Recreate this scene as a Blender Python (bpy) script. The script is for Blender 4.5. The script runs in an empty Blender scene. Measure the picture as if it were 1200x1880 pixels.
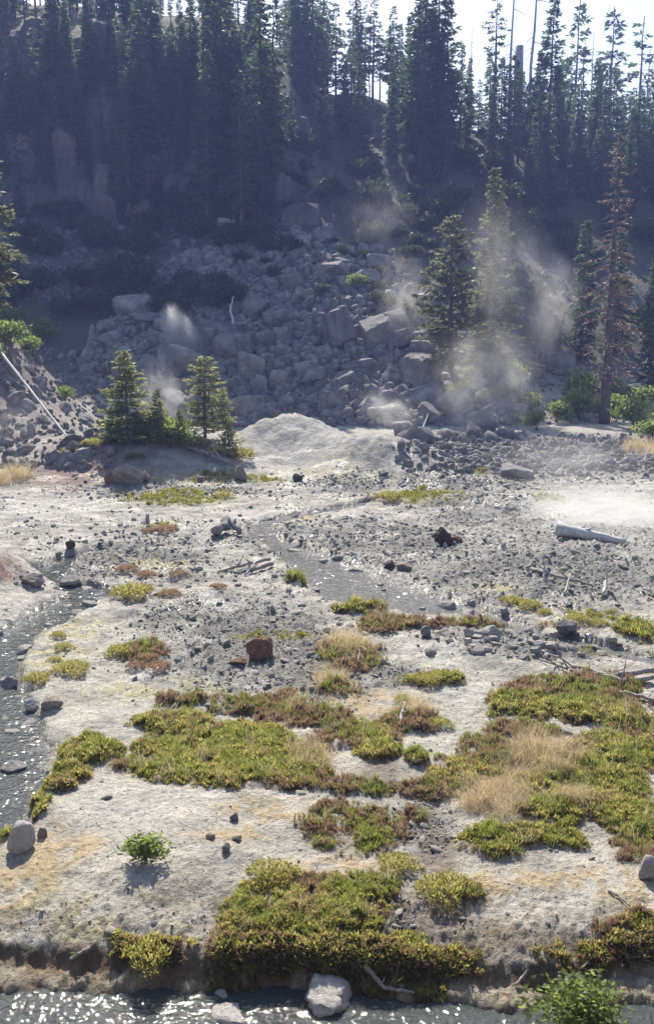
import bpy, math, random
import numpy as np
from mathutils import Vector

# ------------------------------------------------------------------ camera, sky, sun, exposure
S = bpy.context.scene
COL = S.collection
R = math.radians
CAMH, PITCH, FPX = 6.0, R(10.54), 1828.0
SUN_EL, SUN_AZ = R(43), R(-9)

cam = bpy.data.cameras.new('camera')
cam.lens = 35.0; cam.sensor_width = 36.0; cam.sensor_fit = 'AUTO'; cam.clip_end = 3000
cam_o = bpy.data.objects.new('camera', cam); COL.objects.link(cam_o)
cam_o.location = (0, 0, CAMH); cam_o.rotation_euler = (math.pi/2 - PITCH, 0, 0)
S.camera = cam_o

w = bpy.data.worlds.new('World'); S.world = w; w.use_nodes = True
wn = w.node_tree; bg = wn.nodes['Background']
sky = wn.nodes.new('ShaderNodeTexSky'); sky.sky_type = 'NISHITA'; sky.sun_disc = False
sky.sun_elevation = SUN_EL; sky.sun_rotation = SUN_AZ; sky.air_density = 1.0; sky.dust_density = 1.5
wn.links.new(sky.outputs[0], bg.inputs[0]); bg.inputs[1].default_value = 0.11

sd = Vector((math.sin(SUN_AZ)*math.cos(SUN_EL), math.cos(SUN_AZ)*math.cos(SUN_EL), math.sin(SUN_EL)))
sun = bpy.data.lights.new('sun', 'SUN'); sun.energy = 5.0; sun.angle = R(0.53); sun.color = (1.0, 0.93, 0.80)
sun_o = bpy.data.objects.new('sun', sun); COL.objects.link(sun_o)
sun_o.rotation_euler = sd.to_track_quat('Z', 'Y').to_euler(); sun_o.location = (-30, 200, 120)

S.view_settings.view_transform = 'Standard'; S.view_settings.look = 'None'
S.view_settings.exposure = 0.72; S.view_settings.gamma = 1.0; S.view_settings.use_curve_mapping = False
S.render.engine = 'CYCLES'
S.cycles.max_bounces = 6; S.cycles.diffuse_bounces = 2; S.cycles.glossy_bounces = 2
S.cycles.transmission_bounces = 3; S.cycles.volume_bounces = 1; S.cycles.transparent_max_bounces = 6
S.cycles.volume_step_rate = 2.0; S.cycles.volume_max_steps = 96
S.cycles.use_denoising = True
S.cycles.sample_clamp_indirect = 4.0

rng = np.random.default_rng(7); random.seed(7)

# ------------------------------------------------------------------ noise
def _hash(ix, iy, seed):
    h = (ix.astype(np.int64)*374761393 + iy.astype(np.int64)*668265263 + seed*974634777) & 0xffffffff
    h = ((h ^ (h >> 13))*1274126177) & 0xffffffff
    return ((h ^ (h >> 16)) & 0xffff)/65536.0*2*np.pi
def perlin(x, y, seed=0):
    x = np.asarray(x, float); y = np.asarray(y, float)
    ix = np.floor(x); iy = np.floor(y); fx = x-ix; fy = y-iy
    u = fx*fx*fx*(fx*(fx*6-15)+10); v = fy*fy*fy*(fy*(fy*6-15)+10)
    def g(dx, dy):
        a = _hash(ix+dx, iy+dy, seed)
        return np.cos(a)*(fx-dx) + np.sin(a)*(fy-dy)
    n0 = g(0,0)*(1-u)+g(1,0)*u; n1 = g(0,1)*(1-u)+g(1,1)*u
    return (n0*(1-v)+n1*v)*1.5
def fbm(x, y, oct=4, seed=0):
    s = 0; a = 0.5; f = 1.0
    for k in range(oct):
        s = s + a*perlin(x*f, y*f, seed+k*17); a *= .5; f *= 2.03
    return s
def sstep(a, b, t):
    t = np.clip((t-a)/(b-a), 0, 1); return t*t*(3-2*t)
def lerp(a, b, t): return a + (b-a)*t

# ------------------------------------------------------------------ pixels to rays (1200 x 1880 photograph)
SP, CP = math.sin(PITCH), math.cos(PITCH)
def ray(px, py):
    u = (px-600)/FPX; v = (940-py)/FPX
    d = np.array([u, CP+v*SP, -SP+v*CP]); return d/d[1]          # per metre of Y
def pxm(Y): return FPX/(Y*CP+CAMH*SP*0.9)                         # photo pixels per metre near the ground

# ------------------------------------------------------------------ large terrain form
def gaus(x, y, cx, cy, rx, ry, p=2.0):
    return np.exp(-np.power(((x-cx)/rx)**2+((y-cy)/ry)**2, p/2))
def crest(x): return np.interp(x, [-100,-28,-6,6,18,36,60,120],[44,41,36,31,25.5,23,23,25])
def foot(x): return np.interp(x, [-80,-20,0,10,20,35,80],[58,56,53.5,55,61,64,66])
def hill(x, y):
    t = np.maximum(y-foot(x)+1.2*fbm(x*.12, y*.12, 3, 3), 0)
    z = .53*(np.sqrt(t*t+9)-3)
    ch = np.interp(x, [-70,-8,-3,2.5],[15.5,14.5,7.5,0])
    c = 0
    for k in range(8):
        e = 84.6+k*.95+2.6*np.abs(fbm(x*.16+k*.35, y*.03+k*.2, 3, 5))+1.1*perlin(x*.55+k*3.7, k*1.3+y*.05, 31+k)+.45*perlin(x*2.1+k*5.1, y*.3, 9+k)
        c = c + .125*sstep(0, .5, y-e)
    up = np.maximum(y-93, 0)*.42
    left = np.minimum(z, .53*(np.sqrt(32.0**2+9)-3)) + ch*c + up
    wl = sstep(3.5, -4, x)
    z = lerp(z, left, wl)
    zc = crest(x)+1.6*fbm(x*.09, y*.09+7, 3, 12)-.12*np.maximum(y-114, 0)
    k = 2.5
    z = .5*(z+zc-np.sqrt((z-zc)**2+k*k)); z = np.maximum(z, 0)
    rough = sstep(2, 8, z)
    return z + rough*(.5*fbm(x*.3, y*.3, 4, 21)+.2*np.abs(fbm(x*1.1, y*1.1, 2, 22)))
_bx = [-14,-3.3,-2,-1.1,0,1,1.5,2.2,3.3,14]
def bank_y(x): return np.interp(x, _bx, [9.5,9.05,8.92,8.80,8.76,8.76,8.74,8.74,8.9,9.6])
def ledge_y(x): return np.interp(x, _bx, [8.9,8.66,8.66,8.70,8.72,8.5,8.42,8.46,8.5,9.0])
def shore_y(x): return np.interp(x, [-14,0,1.2,2.0,14],[6.6,6.7,7.2,8.05,7.9])
WFRONT = -.30
def macro(x, y):
    z = .009*(np.maximum(y, 9)-9)
    # silica mounds below the rockslide and the knoll at the left
    z = z + (2.5+.5*fbm(x*.9, y*.9, 3, 201)-.35*np.abs(fbm(x*1.6+.6*y, y*.5, 3, 203)))*np.maximum(0, 1-np.sqrt(((x+1.7+.25*(44-y))/5.0)**2+((y-44)/4.2)**2+.03))**1.4
    z = z + (1.3-.3*np.abs(fbm(x*1.7, y*1.2, 3, 205)))*gaus(x, y, 2.0, 41.2, 2.5, 1.9, 2.4)
    z = z + 1.45*gaus(x, y, -8.4, 41, 3.8, 2.8, 2.4) + .5*gaus(x, y, -5.0, 39.6, 2.2, 1.8)
    z = z + 6.3*gaus(x, y, -19.5, 52, 5.6, 6.5, 2.6) + 1.2*gaus(x, y, -13.5, 46, 3, 4)
    z = z + .85*gaus(x, y, -7.9, 22.3, .85, 1.5)
    # foreground crust swelling
    z = z + .17*gaus(x, y, -1.6, 10.6, 1.5, 1.5) + .10*gaus(x, y, 2.2, 10, 1.2, .9)
    z = z + .12*gaus(x, y, 6, 24.5, 3.5, 2.2) + .2*gaus(x, y, 5.5, 33, 3, 1.2) + .25*gaus(x, y, 9, 46, 7, 4)
    return z + hill(x, y)
def march(px, py, f=macro, y0=7.6, y1=160):
    d = ray(px, py); t = np.geomspace(y0, y1, 3000)
    X = d[0]*t; Z = CAMH+d[2]*t; h = f(X, t)
    i = np.argmax(Z <= h) if np.any(Z <= h) else len(t)-1
    return float(X[i]), float(t[i])

# ------------------------------------------------------------------ streams: (photo x, photo y, half width in metres)
LEFT = [(190,1003,.2),(125,1020,.25),(88,1043,.42),(120,1068,.2),(165,1086,.5),(95,1128,.45),(28,1160,.42),(-8,1215,.38),(-12,1270,.44),(5,1330,.5),(15,1390,.58),(8,1440,.56),(-70,1500,.7),(-260,1560,.9)]
MID = [(700,912,.15),(625,932,.34),(545,945,.34),(478,960,.42),(490,985,.36),(545,1010,.5),(600,1042,.8),(665,1080,1.05),(770,1103,.85),(850,1113,.4),(930,1140,.34),(1000,1165,.28),(1090,1182,.26),(1200,1210,.26),(1330,1240,.3)]
def line(L):
    o = []
    for px, py, hw in L:
        X, Y = march(px, py); o.append((X, Y, hw, float(macro(np.array(X), np.array(Y)))-.1))
    o = np.array(o)
    o[:,3] = np.minimum.accumulate(np.minimum(o[:,3], .30))
    # refine
    n = len(o); t = np.linspace(0, n-1, n*8)
    return np.stack([np.interp(t, np.arange(n), o[:,k]) for k in range(4)], 1)
STREAMS = [line(LEFT), line(MID)]
def stream_field(x, y, P):
    best = np.full(x.shape, 1e9); zw = np.zeros(x.shape); hw = np.ones(x.shape)
    m = (x > P[:,0].min()-4)&(x < P[:,0].max()+4)&(y > P[:,1].min()-4)&(y < P[:,1].max()+4)
    if not m.any(): return best, hw, zw
    xs, ys = x[m], y[m]; b = np.full(xs.shape, 1e9); zz = np.zeros(xs.shape); hh = np.ones(xs.shape)
    for a, c in zip(P[:-1], P[1:]):
        d = c[:2]-a[:2]; L = d@d+1e-9
        t = np.clip(((xs-a[0])*d[0]+(ys-a[1])*d[1])/L, 0, 1)
        q = np.hypot(xs-a[0]-t*d[0], ys-a[1]-t*d[1]); W = a[2]+t*(c[2]-a[2])
        k = q/W; sel = k < b
        b[sel] = k[sel]; hh[sel] = W[sel]; zz[sel] = (a[3]+t*(c[3]-a[3]))[sel]
    best[m] = b; hw[m] = hh; zw[m] = zz
    return best, hw, zw

# ------------------------------------------------------------------ patches of cover, in photo pixels: x, y, rx, ry
GREEN = [(330,1330,75,24),(420,1395,165,68),(330,1405,70,45),(520,1420,90,38),(700,1372,28,20),(762,1397,26,14),(560,1690,165,62),(500,1655,100,36),(690,1740,110,42),(640,1652,85,26),(440,1730,60,36),
 (155,1385,60,26),(115,1430,50,22),(45,1488,52,26),(195,1383,34,16),(8,1522,26,28),(900,1550,62,36),(850,1415,70,26),(1085,1440,115,62),(1160,1500,75,48),(1000,1540,85,20),(1130,1380,85,36),(960,1300,75,26),(1085,1310,80,26),(1175,1715,70,26),
 (1180,1165,42,20),(795,1255,58,15),(660,1122,48,9),(690,1385,60,22),(560,1065,40,10),(780,1775,45,22),(1120,1325,60,20),(1010,1500,60,26)]
RED = [(640,1520,112,50),(610,1447,140,17),(790,1452,75,17),(1050,1272,135,34),(1160,1330,60,46),(650,1362,95,26),(560,1322,95,20),(640,1205,58,32),(700,1152,50,15),(268,1200,46,22),(1172,1562,55,30),(850,1150,130,9),(900,1382,85,34),(480,1297,100,20),(600,1625,130,20),(330,1288,50,12),(1150,1705,70,20),(750,1330,60,20),(960,1345,70,22),(1050,1420,60,20),(245,1410,45,10),(860,1640,30,26),(760,1500,20,14),(620,1270,40,12)]
BLOND = [(1000,1398,88,38),(905,1475,70,34),(570,1395,44,24),(640,1192,34,24),(20,884,34,9),(1195,838,45,9),(610,1250,30,14),(760,1320,26,16),(1040,1470,40,16)]
LOWGREEN = [(760,912,80,13),(330,915,110,14),(640,1330,60,16),(500,1170,80,8),(870,868,40,5),(1010,915,30,7),(440,880,80,6),(300,970,30,8),(1090,1130,70,10),(1150,1200,80,10)]
GRAVEL = [(450,1180,190,85),(560,1240,120,55),(1000,1055,230,48),(700,1000,190,50),(780,1515,75,52),(1000,845,240,30),(640,890,90,16),(880,940,120,26),(1000,1190,170,24),(260,1020,150,40),(520,985,100,30),(300,905,190,14),(850,885,140,16),(700,1690,60,60),(880,1170,120,16),(720,1240,50,20),(330,1130,80,30)]
OCHRE = [(480,1490,110,34),(440,1530,90,24),(40,1600,70,80),(120,1560,60,40),(640,1290,110,32),(880,1660,80,70),(1150,1640,80,40),(620,1600,120,26),(100,1770,160,20),(1000,1610,120,20),(560,1300,100,26),(1030,1150,60,12),(60,1530,60,30),(430,1440,80,16),(980,1800,190,26)]
SULPH = [(600,865,90,10),(250,880,160,8),(60,1640,60,50),(330,1430,90,14),(280,1040,80,14),(130,1160,70,26),(520,1300,60,12),(860,1600,40,20),(100,1215,80,30),(280,1270,120,20),(900,1085,70,10),(210,1680,160,36),(690,880,70,8),(560,955,50,8)]
BROWN = [(420,1660,40,40),(790,1690,80,70),(700,1430,60,30),(180,1735,190,22),(860,1720,110,36),(700,1410,40,22),(300,1750,140,20),(980,1720,160,18),(600,1490,20,10),(150,850,100,22),(120,700,80,50),(800,1560,40,60)]
WHITE = [(720,1130,50,26),(800,1200,60,24),(850,1270,70,26),(330,1250,150,70),(300,1480,180,60),(560,945,110,12),(1120,985,120,22),(420,1120,70,22),(1000,1650,110,46),(760,1478,60,10),(860,870,200,8),(560,815,80,30),(100,930,140,24),(1130,1360,40,14),(1150,890,90,14)]
REDST = [(120,855,34,16),(180,840,40,18),(10,1040,30,14)]
def to_world(B):
    o = []
    for px, py, rx, ry in B:
        X, Y = march(px, py); sc = 1/pxm(Y)
        d1 = ray(px, py+ry); d0 = ray(px, py-ry)
        z = float(macro(np.array(X), np.array(Y)))
        ya = (CAMH-z)/-d1[2] if d1[2] < -.02 else Y; yb = (CAMH-z)/-d0[2] if d0[2] < -.05 else Y+ry*sc*6
        o.append((X, Y, rx*sc, max(ry*sc*1.2, min((yb-ya)/2, 6))))
    return np.array(o)
BL = {k: to_world(v) for k, v in dict(green=GREEN, red=RED, blond=BLOND, low=LOWGREEN, gravel=GRAVEL, ochre=OCHRE, sulph=SULPH, brown=BROWN, white=WHITE, redst=REDST).items()}
def warps(x, y):
    return .55*fbm(x*2.1, y*2.1, 3, 40)+.5*fbm(x*.55, y*.55, 3, 44)
def mask(kind, x, y, wp, lo=1.12, hi=.82):
    m = np.zeros(x.shape)
    for cx, cy, rx, ry in BL[kind]:
        s = (np.abs(x-cx) < rx*1.9)&(np.abs(y-cy) < ry*1.9)
        if not s.any(): continue
        d = np.hypot((x[s]-cx)/rx, (y[s]-cy)/ry)+wp[s]
        m[s] = np.maximum(m[s], sstep(lo, hi, d))
    return m

def ground(x, y, full=False):
    x = np.asarray(x, float); y = np.asarray(y, float); shp = x.shape
    x = x.ravel(); y = y.ravel()
    wp = warps(x, y)
    flat = sstep(58, 50, y)
    z = macro(x, y)
    mg, mr, mb = mask('green', x, y, wp, 1.25, .6), mask('red', x, y, wp, 1.25, .6), mask('blond', x, y, wp, 1.25, .6)
    grav = mask('gravel', x, y, wp, 1.3, .6)
    near = sstep(16, 9, y)
    n1 = fbm(x*.7, y*.7, 4, 50); n2 = fbm(x*2.4, y*2.4, 4, 55); n3 = fbm(x*8, y*8, 3, 60)
    z = z + flat*(.10*n1 + (.045+.06*grav)*n2 + .02*n3)
    # clods and flakes: rougher where gravelly, and along the front bank
    dbank = y-bank_y(x)
    frontrough = sstep(1.5, .2, dbank)*sstep(-.5, 0, dbank)
    z = z + flat*(.05*grav+.05*frontrough)*np.abs(n3)*1.6 + frontrough*(.05*np.abs(fbm(x*5,y*5,3,71))-.02)
    debris = gaus(x, y, 12, 47, 9, 5, 3)+.6*gaus(x, y, 7, 26.5, 4, 2.2, 3)+.5*gaus(x, y, 3, 37, 4, 3, 3)
    z = z + debris*(.28*np.abs(fbm(x*1.5, y*1.5, 4, 65))+.1*n3)
    z = z + .055*sstep(.1, 1, mg)+.03*sstep(.1, 1, mr)*(1-mg)+.02*mb
    z = z + sstep(20, 10, y)*flat*.030*np.abs(fbm(x*9+3, y*9, 3, 73)) + flat*sstep(12, 20, y)*(.10*np.abs(fbm(x*2.6, y*3.2, 4, 74))+.06*np.abs(n3))
    # front bank, ledge and stream bed
    yb = bank_y(x)+.10*fbm(x*1.6, x*0+2, 3, 80)+.07*fbm(x*5, y*5, 3, 81)
    yl = ledge_y(x)+.12*fbm(x*1.3, x*0+9, 3, 84)+.14*fbm(x*5, y*5, 3, 83)
    yl = np.minimum(yl, yb-.02)
    t = sstep(-.16, .03, y-yb)
    z = z-.10*sstep(.45, 0, y-yb)
    lz = -.205-.05*sstep(.3, 0, y-yl)+.06*n2+.05*n3+.05*np.abs(fbm(x*7,y*7,3,86))
    lz = np.where(y < yl, lerp(lz, -.45, sstep(.02, -.30, y-yl)), lz)
    z = np.where(y < yb+.05, lerp(lz, z, t), z)
    ys = shore_y(x)+.1*fbm(x*1.5, y*0, 2, 88)
    nz = np.where(y < ys, -.42+np.maximum(ys-y, 0)*.72, -9)
    z = np.where(y < ys, np.maximum(z, np.minimum(nz, 4.3)+.05*n2), z)
    wet = np.zeros(x.shape)
    for P in STREAMS:
        k, hw, zw = stream_field(x, y, P)
        k = k + (.38*fbm(x*1.8, y*1.8, 3, 90)+.12*perlin(x*7, y*7, 93))*np.minimum(1, .7/hw)
        s = k < 3
        bed = zw-.055+.10*n2+.06*n3
        rise = sstep(.75, 1.35, k)
        out = sstep(1.0, 2.2, k)
        z = np.where(s, lerp(np.minimum(bed, z), np.maximum(z, zw+.03), rise)*1.0, z)
        wet = np.maximum(wet, np.where(s, sstep(1.7, 1.05, k), 0))
    if full:
        return z.reshape(shp), dict(wp=wp, green=mg, red=mr, blond=mb, gravel=grav, wet=wet, n1=n1, n2=n2, n3=n3, front=frontrough, debris=debris)
    return z.reshape(shp)

# ------------------------------------------------------------------ mesh and object helpers
def mesh_np(name, V, F, cols=None, smooth=True, mats=(), uniform=None):
    V = np.asarray(V, np.float32); F = np.asarray(F, np.int32)
    me = bpy.data.meshes.new(name); n, k = F.shape
    me.vertices.add(len(V)); me.vertices.foreach_set('co', V.ravel())
    me.loops.add(n*k); me.loops.foreach_set('vertex_index', F.ravel())
    me.polygons.add(n); me.polygons.foreach_set('loop_start', np.arange(0, n*k, k, dtype=np.int32))
    me.polygons.foreach_set('loop_total', np.full(n, k, np.int32))
    if smooth: me.polygons.foreach_set('use_smooth', np.ones(n, bool))
    if cols is not None:
        a = me.color_attributes.new('Col', 'FLOAT_COLOR', 'POINT')
        cols = np.asarray(cols); c = np.ones((len(V), 4), np.float32); c[:, :cols.shape[1]] = cols; a.data.foreach_set('color', c.ravel())
    for m in mats: me.materials.append(m)
    me.update(); me.validate(); return me
def link(name, me, parent=None):
    o = bpy.data.objects.new(name, me); COL.objects.link(o)
    if parent: o.parent = parent
    return o
def tag(o, label=None, cat=None, group=None, kind=None):
    if label: o['label'] = label
    if cat: o['category'] = cat
    if group: o['group'] = group
    if kind: o['kind'] = kind
    return o
def empty(name, loc=(0,0,0)):
    o = bpy.data.objects.new(name, None); COL.objects.link(o); o.location = loc; o.empty_display_size = .3; return o
def copy_tree(o, parent=None):
    c = o.copy(); COL.objects.link(c); c.parent = parent
    for ch in o.children: copy_tree(ch, c)
    return c
class Buf:
    def __init__(s): s.V = []; s.F = []; s.C = []; s.n = 0
    def add(s, V, F, C=None):
        V = np.asarray(V, float); F = np.asarray(F, int)
        s.V.append(V); s.F.append(F+s.n); s.n += len(V)
        s.C.append(np.broadcast_to(np.asarray((1,1,1) if C is None else C, float), V.shape))
    def mesh(s, name, mat, smooth=True):
        return mesh_np(name, np.concatenate(s.V), np.concatenate(s.F), np.concatenate(s.C), smooth, (mat,))
def tube(buf, pts, rad, n=6, C=None, rough=0, seed=0):
    """tapered quad tube through pts"""
    pts = np.asarray(pts, float); rad = np.broadcast_to(np.asarray(rad, float), (len(pts),))
    T = np.gradient(pts, axis=0); T /= np.linalg.norm(T, axis=1)[:, None]+1e-9
    up = np.array([0,0,1.0]) if abs(T[0][2]) < .9 else np.array([1.0,0,0])
    A = np.cross(T, up); A /= np.linalg.norm(A, axis=1)[:, None]+1e-9; B = np.cross(T, A)
    th = np.arange(n)/n*2*np.pi
    r = rad[:, None]*np.ones(n)
    if rough: r = r*(1+rough*np.random.default_rng(seed).normal(size=r.shape))
    V = pts[:, None]+r[..., None]*(np.cos(th)[None, :, None]*A[:, None]+np.sin(th)[None, :, None]*B[:, None])
    V = V.reshape(-1, 3); m = len(pts); i = np.arange(m-1)[:, None]*n; j = np.arange(n)[None]
    F = np.stack([i+j, i+(j+1) % n, i+n+(j+1) % n, i+n+j], -1).reshape(-1, 4)
    c0 = len(V); V = np.vstack([V, pts[0], pts[-1]])
    jj = np.arange(n); z = np.full(n, 0)
    F = np.vstack([F, np.stack([jj, np.full(n, c0), np.full(n, c0), (jj+1) % n], -1)[:0]])
    buf.add(V, F, C)
    # caps as thin quads
    b = (m-1)*n
    if n == 4: buf.F.append(np.array([[0,3,2,1],[b,b+1,b+2,b+3]])+buf.n-len(V))
    elif n == 6: buf.F.append(np.array([[0,3,2,1],[0,5,4,3],[b,b+1,b+2,b+3],[b,b+3,b+4,b+5]])+buf.n-len(V))
    elif n == 8: buf.F.append(np.array([[0,3,2,1],[0,5,4,3],[0,7,6,5],[b,b+1,b+2,b+3],[b,b+3,b+4,b+5],[b,b+5,b+6,b+7]])+buf.n-len(V))

# ------------------------------------------------------------------ materials
def new_mat(name):
    m = bpy.data.materials.new(name); m.use_nodes = True; t = m.node_tree
    return m, t, t.nodes['Principled BSDF'], t.nodes['Material Output']
def N(t, typ, **kw):
    n = t.nodes.new(typ)
    for k, v in kw.items():
        if k.startswith('i_'): n.inputs[k[2:].replace('_', ' ')].default_value = v
        else: setattr(n, k, v)
    return n
def mixc(t, a, b, fac, mode='MIX'):
    n = N(t, 'ShaderNodeMix', data_type='RGBA', blend_type=mode)
    for sock, v in ((n.inputs[0], fac), (n.inputs[6], a), (n.inputs[7], b)):
        if hasattr(v, 'links'): t.links.new(v, sock)
        elif isinstance(v, (int, float)): sock.default_value = v
        else: sock.default_value = (*v, 1)
    return n.outputs[2]
def noise_tex(t, scale, detail=4, rough=.55, coord='Object'):
    tc = N(t, 'ShaderNodeTexCoord'); n = N(t, 'ShaderNodeTexNoise')
    n.inputs['Scale'].default_value = scale; n.inputs['Detail'].default_value = detail; n.inputs['Roughness'].default_value = rough
    t.links.new(tc.outputs[coord], n.inputs['Vector']); return n
def ramp(t, src, stops):
    r = N(t, 'ShaderNodeValToRGB'); e = r.color_ramp.elements
    while len(e) < len(stops): e.new(.5)
    for el, (p, c) in zip(e, stops):
        el.position = p; el.color = (*c, 1) if not isinstance(c, (int, float)) else (c, c, c, 1)
    t.links.new(src, r.inputs[0]); return r.outputs[0]
def bump(t, src, p, strength=.4, dist=.02, prev=None):
    b = N(t, 'ShaderNodeBump'); b.inputs['Strength'].default_value = strength; b.inputs['Distance'].default_value = dist
    t.links.new(src, b.inputs['Height'])
    if prev is not None: t.links.new(prev, b.inputs['Normal'])
    t.links.new(b.outputs[0], p.inputs['Normal']); return b.outputs[0]

def mat_ground():
    m, t, p, o = new_mat('ground_crust')
    a = N(t, 'ShaderNodeAttribute', attribute_name='Col')
    n0 = noise_tex(t, 4.5, 6, .62); n1 = noise_tex(t, 15, 6, .7); n2 = noise_tex(t, 2.2, 5, .6); n3 = noise_tex(t, 55, 3, .6)
    c = mixc(t, a.outputs[0], ramp(t, n1.outputs[0], [(.3,.5),(.5,.95),(.7,1.3)]), .8, 'MULTIPLY')
    c = mixc(t, c, ramp(t, n2.outputs[0], [(.3,.70),(.55,1.0),(.75,1.15)]), .65, 'MULTIPLY')
    c = mixc(t, c, ramp(t, n3.outputs[0], [(.32,.5),(.45,.98),(.7,1.15)]), .75, 'MULTIPLY')
    t.links.new(c, p.inputs['Base Color']); mr = N(t, 'ShaderNodeMapRange'); mr.inputs[3].default_value = .9; mr.inputs[4].default_value = .2; t.links.new(a.outputs['Alpha'], mr.inputs[0]); t.links.new(mr.outputs[0], p.inputs['Roughness'])
    p.inputs['Specular IOR Level'].default_value = .4
    v = N(t, 'ShaderNodeTexVoronoi'); v.inputs['Scale'].default_value = 20
    tc = N(t, 'ShaderNodeTexCoord'); t.links.new(tc.outputs['Object'], v.inputs['Vector'])
    b = bump(t, n0.outputs[0], p, .8, .16); b = bump(t, n1.outputs[0], p, .9, .05, b); b = bump(t, v.outputs['Distance'], p, .5, .02, b); bump(t, n3.outputs[0], p, .6, .012, b)
    return m
def mat_rock(name, dark, mid, light, scale=2.0, spec=.2, col2=None):
    m, t, p, o = new_mat(name)
    oi = N(t, 'ShaderNodeObjectInfo')
    n1 = noise_tex(t, scale, 7, .65); n2 = noise_tex(t, scale*7, 5, .7)
    c = ramp(t, n1.outputs[0], [(.28, dark), (.5, mid), (.72, light)])
    c = mixc(t, c, ramp(t, oi.outputs['Random'], [(0, (.72,.72,.74)), (.5, (.97,.96,.95)), (1, (1.25,1.2,1.12))]), .85, 'MULTIPLY')
    c = mixc(t, c, ramp(t, n2.outputs[0], [(.35,.65),(.6,1.1)]), .6, 'MULTIPLY')
    t.links.new(c, p.inputs['Base Color']); p.inputs['Roughness'].default_value = .85; p.inputs['Specular IOR Level'].default_value = spec
    b = bump(t, n1.outputs[0], p, .5, .15); bump(t, n2.outputs[0], p, .5, .03, b)
    return m
def mat_leaf(name, base, trans, tw=.5, vary=.5, rough=.55, spec=.3, inst='tint'):
    """leaf colour from the mesh's own Col, varied per instance; light passes through"""
    m, t, p, o = new_mat(name)
    a = N(t, 'ShaderNodeAttribute', attribute_name='Col')
    oi = N(t, 'ShaderNodeObjectInfo')
    c = mixc(t, base, a.outputs[0], 1.0, 'MULTIPLY')
    c = mixc(t, c, ramp(t, oi.outputs['Random'], [(0, (.6,.62,.7)), (.5, (1,1,1)), (1, (1.35,1.25,1.0))]), vary, 'MULTIPLY')
    c2 = mixc(t, trans, a.outputs[0], 1.0, 'MULTIPLY')
    t.links.new(c, p.inputs['Base Color']); p.inputs['Roughness'].default_value = rough; p.inputs['Specular IOR Level'].default_value = spec
    tr = N(t, 'ShaderNodeBsdfTranslucent'); t.links.new(c2, tr.inputs[0])
    mx = N(t, 'ShaderNodeMixShader'); mx.inputs[0].default_value = tw
    t.links.new(p.outputs[0], mx.inputs[1]); t.links.new(tr.outputs[0], mx.inputs[2]); t.links.new(mx.outputs[0], o.inputs[0])
    return m
def mat_wood(name, dark, light, scale=3):
    m, t, p, o = new_mat(name)
    tc = N(t, 'ShaderNodeTexCoord'); mp = N(t, 'ShaderNodeMapping'); mp.inputs['Scale'].default_value = (1,1,.15)
    t.links.new(tc.outputs['Object'], mp.inputs[0]); n = N(t, 'ShaderNodeTexNoise'); n.inputs['Scale'].default_value = scale*6; n.inputs['Detail'].default_value = 6
    t.links.new(mp.outputs[0], n.inputs['Vector'])
    t.links.new(ramp(t, n.outputs[0], [(.3, dark), (.65, light)]), p.inputs['Base Color'])
    p.inputs['Roughness'].default_value = .8; bump(t, n.outputs[0], p, .6, .03); return m
def mat_water(name, col, s1, s2, st):
    m, t, p, o = new_mat(name)
    p.inputs['Base Color'].default_value = (*col, 1); p.inputs['Roughness'].default_value = .03; p.inputs['IOR'].default_value = 1.33
    n1 = noise_tex(t, s1, 0, .5); n2 = noise_tex(t, s2, 0, .5)
    b = bump(t, n1.outputs[0], p, st, .02); bump(t, n2.outputs[0], p, st*.7, .012, b)
    return m
M = {}
M['ground'] = mat_ground()
M['talus'] = mat_rock('talus_rock', (.11,.108,.11), (.22,.212,.205), (.36,.345,.325), 1.6)
M['gravel'] = mat_rock('gravel_stone', (.30,.285,.26), (.40,.38,.345), (.52,.495,.45), 6)
M['cliff'] = mat_rock('cliff_rock', (.06,.06,.062), (.11,.105,.105), (.19,.17,.155), 1.2)
M['pale'] = mat_rock('pale_boulder', (.30,.29,.28), (.44,.43,.415), (.56,.55,.53), 5)
M['redrock'] = mat_rock('rusty_boulder', (.13,.06,.04), (.24,.12,.075), (.30,.24,.19), 4)
M['darkrock'] = mat_rock('dark_clod', (.05,.035,.03), (.10,.07,.055), (.17,.14,.12), 6)
M['tan'] = mat_rock('tan_boulder', (.16,.14,.12), (.27,.235,.20), (.36,.33,.29), 3)
M['bark'] = mat_wood('fir_bark', (.05,.04,.035), (.13,.105,.085))
M['snag'] = mat_wood('weathered_wood', (.22,.20,.19), (.42,.40,.38))
M['bleach'] = mat_wood('bleached_wood', (.34,.32,.30), (.62,.60,.57), 5)
M['greywood'] = mat_wood('grey_wood', (.17,.15,.14), (.33,.30,.28), 5)
M['fir'] = mat_leaf('fir_needles', (.045,.075,.042), (.12,.20,.07), .45)
M['young'] = mat_leaf('young_needles', (.12,.145,.06), (.36,.40,.12), .55)
M['pine'] = mat_leaf('grey_pine_needles', (.085,.105,.06), (.19,.21,.10), .5)
M['dead'] = mat_leaf('dead_needles', (.18,.135,.105), (.20,.15,.115), .4)
M['shrub'] = mat_leaf('shrub_leaves', (.11,.15,.05), (.30,.38,.085), .5)
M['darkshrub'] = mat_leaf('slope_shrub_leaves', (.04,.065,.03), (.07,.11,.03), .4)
M['heath'] = mat_leaf('heath_leaves', (.215,.215,.085), (.60,.58,.17), .5, .7)
M['redheath'] = mat_leaf('russet_leaves', (.29,.20,.14), (.48,.33,.21), .45, .7)
M['straw'] = mat_leaf('straw_grass', (.50,.41,.25), (.74,.61,.38), .5, .4)
M['sedge'] = mat_leaf('sedge_leaves', (.13,.16,.05), (.36,.42,.09), .5, .5)
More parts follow.
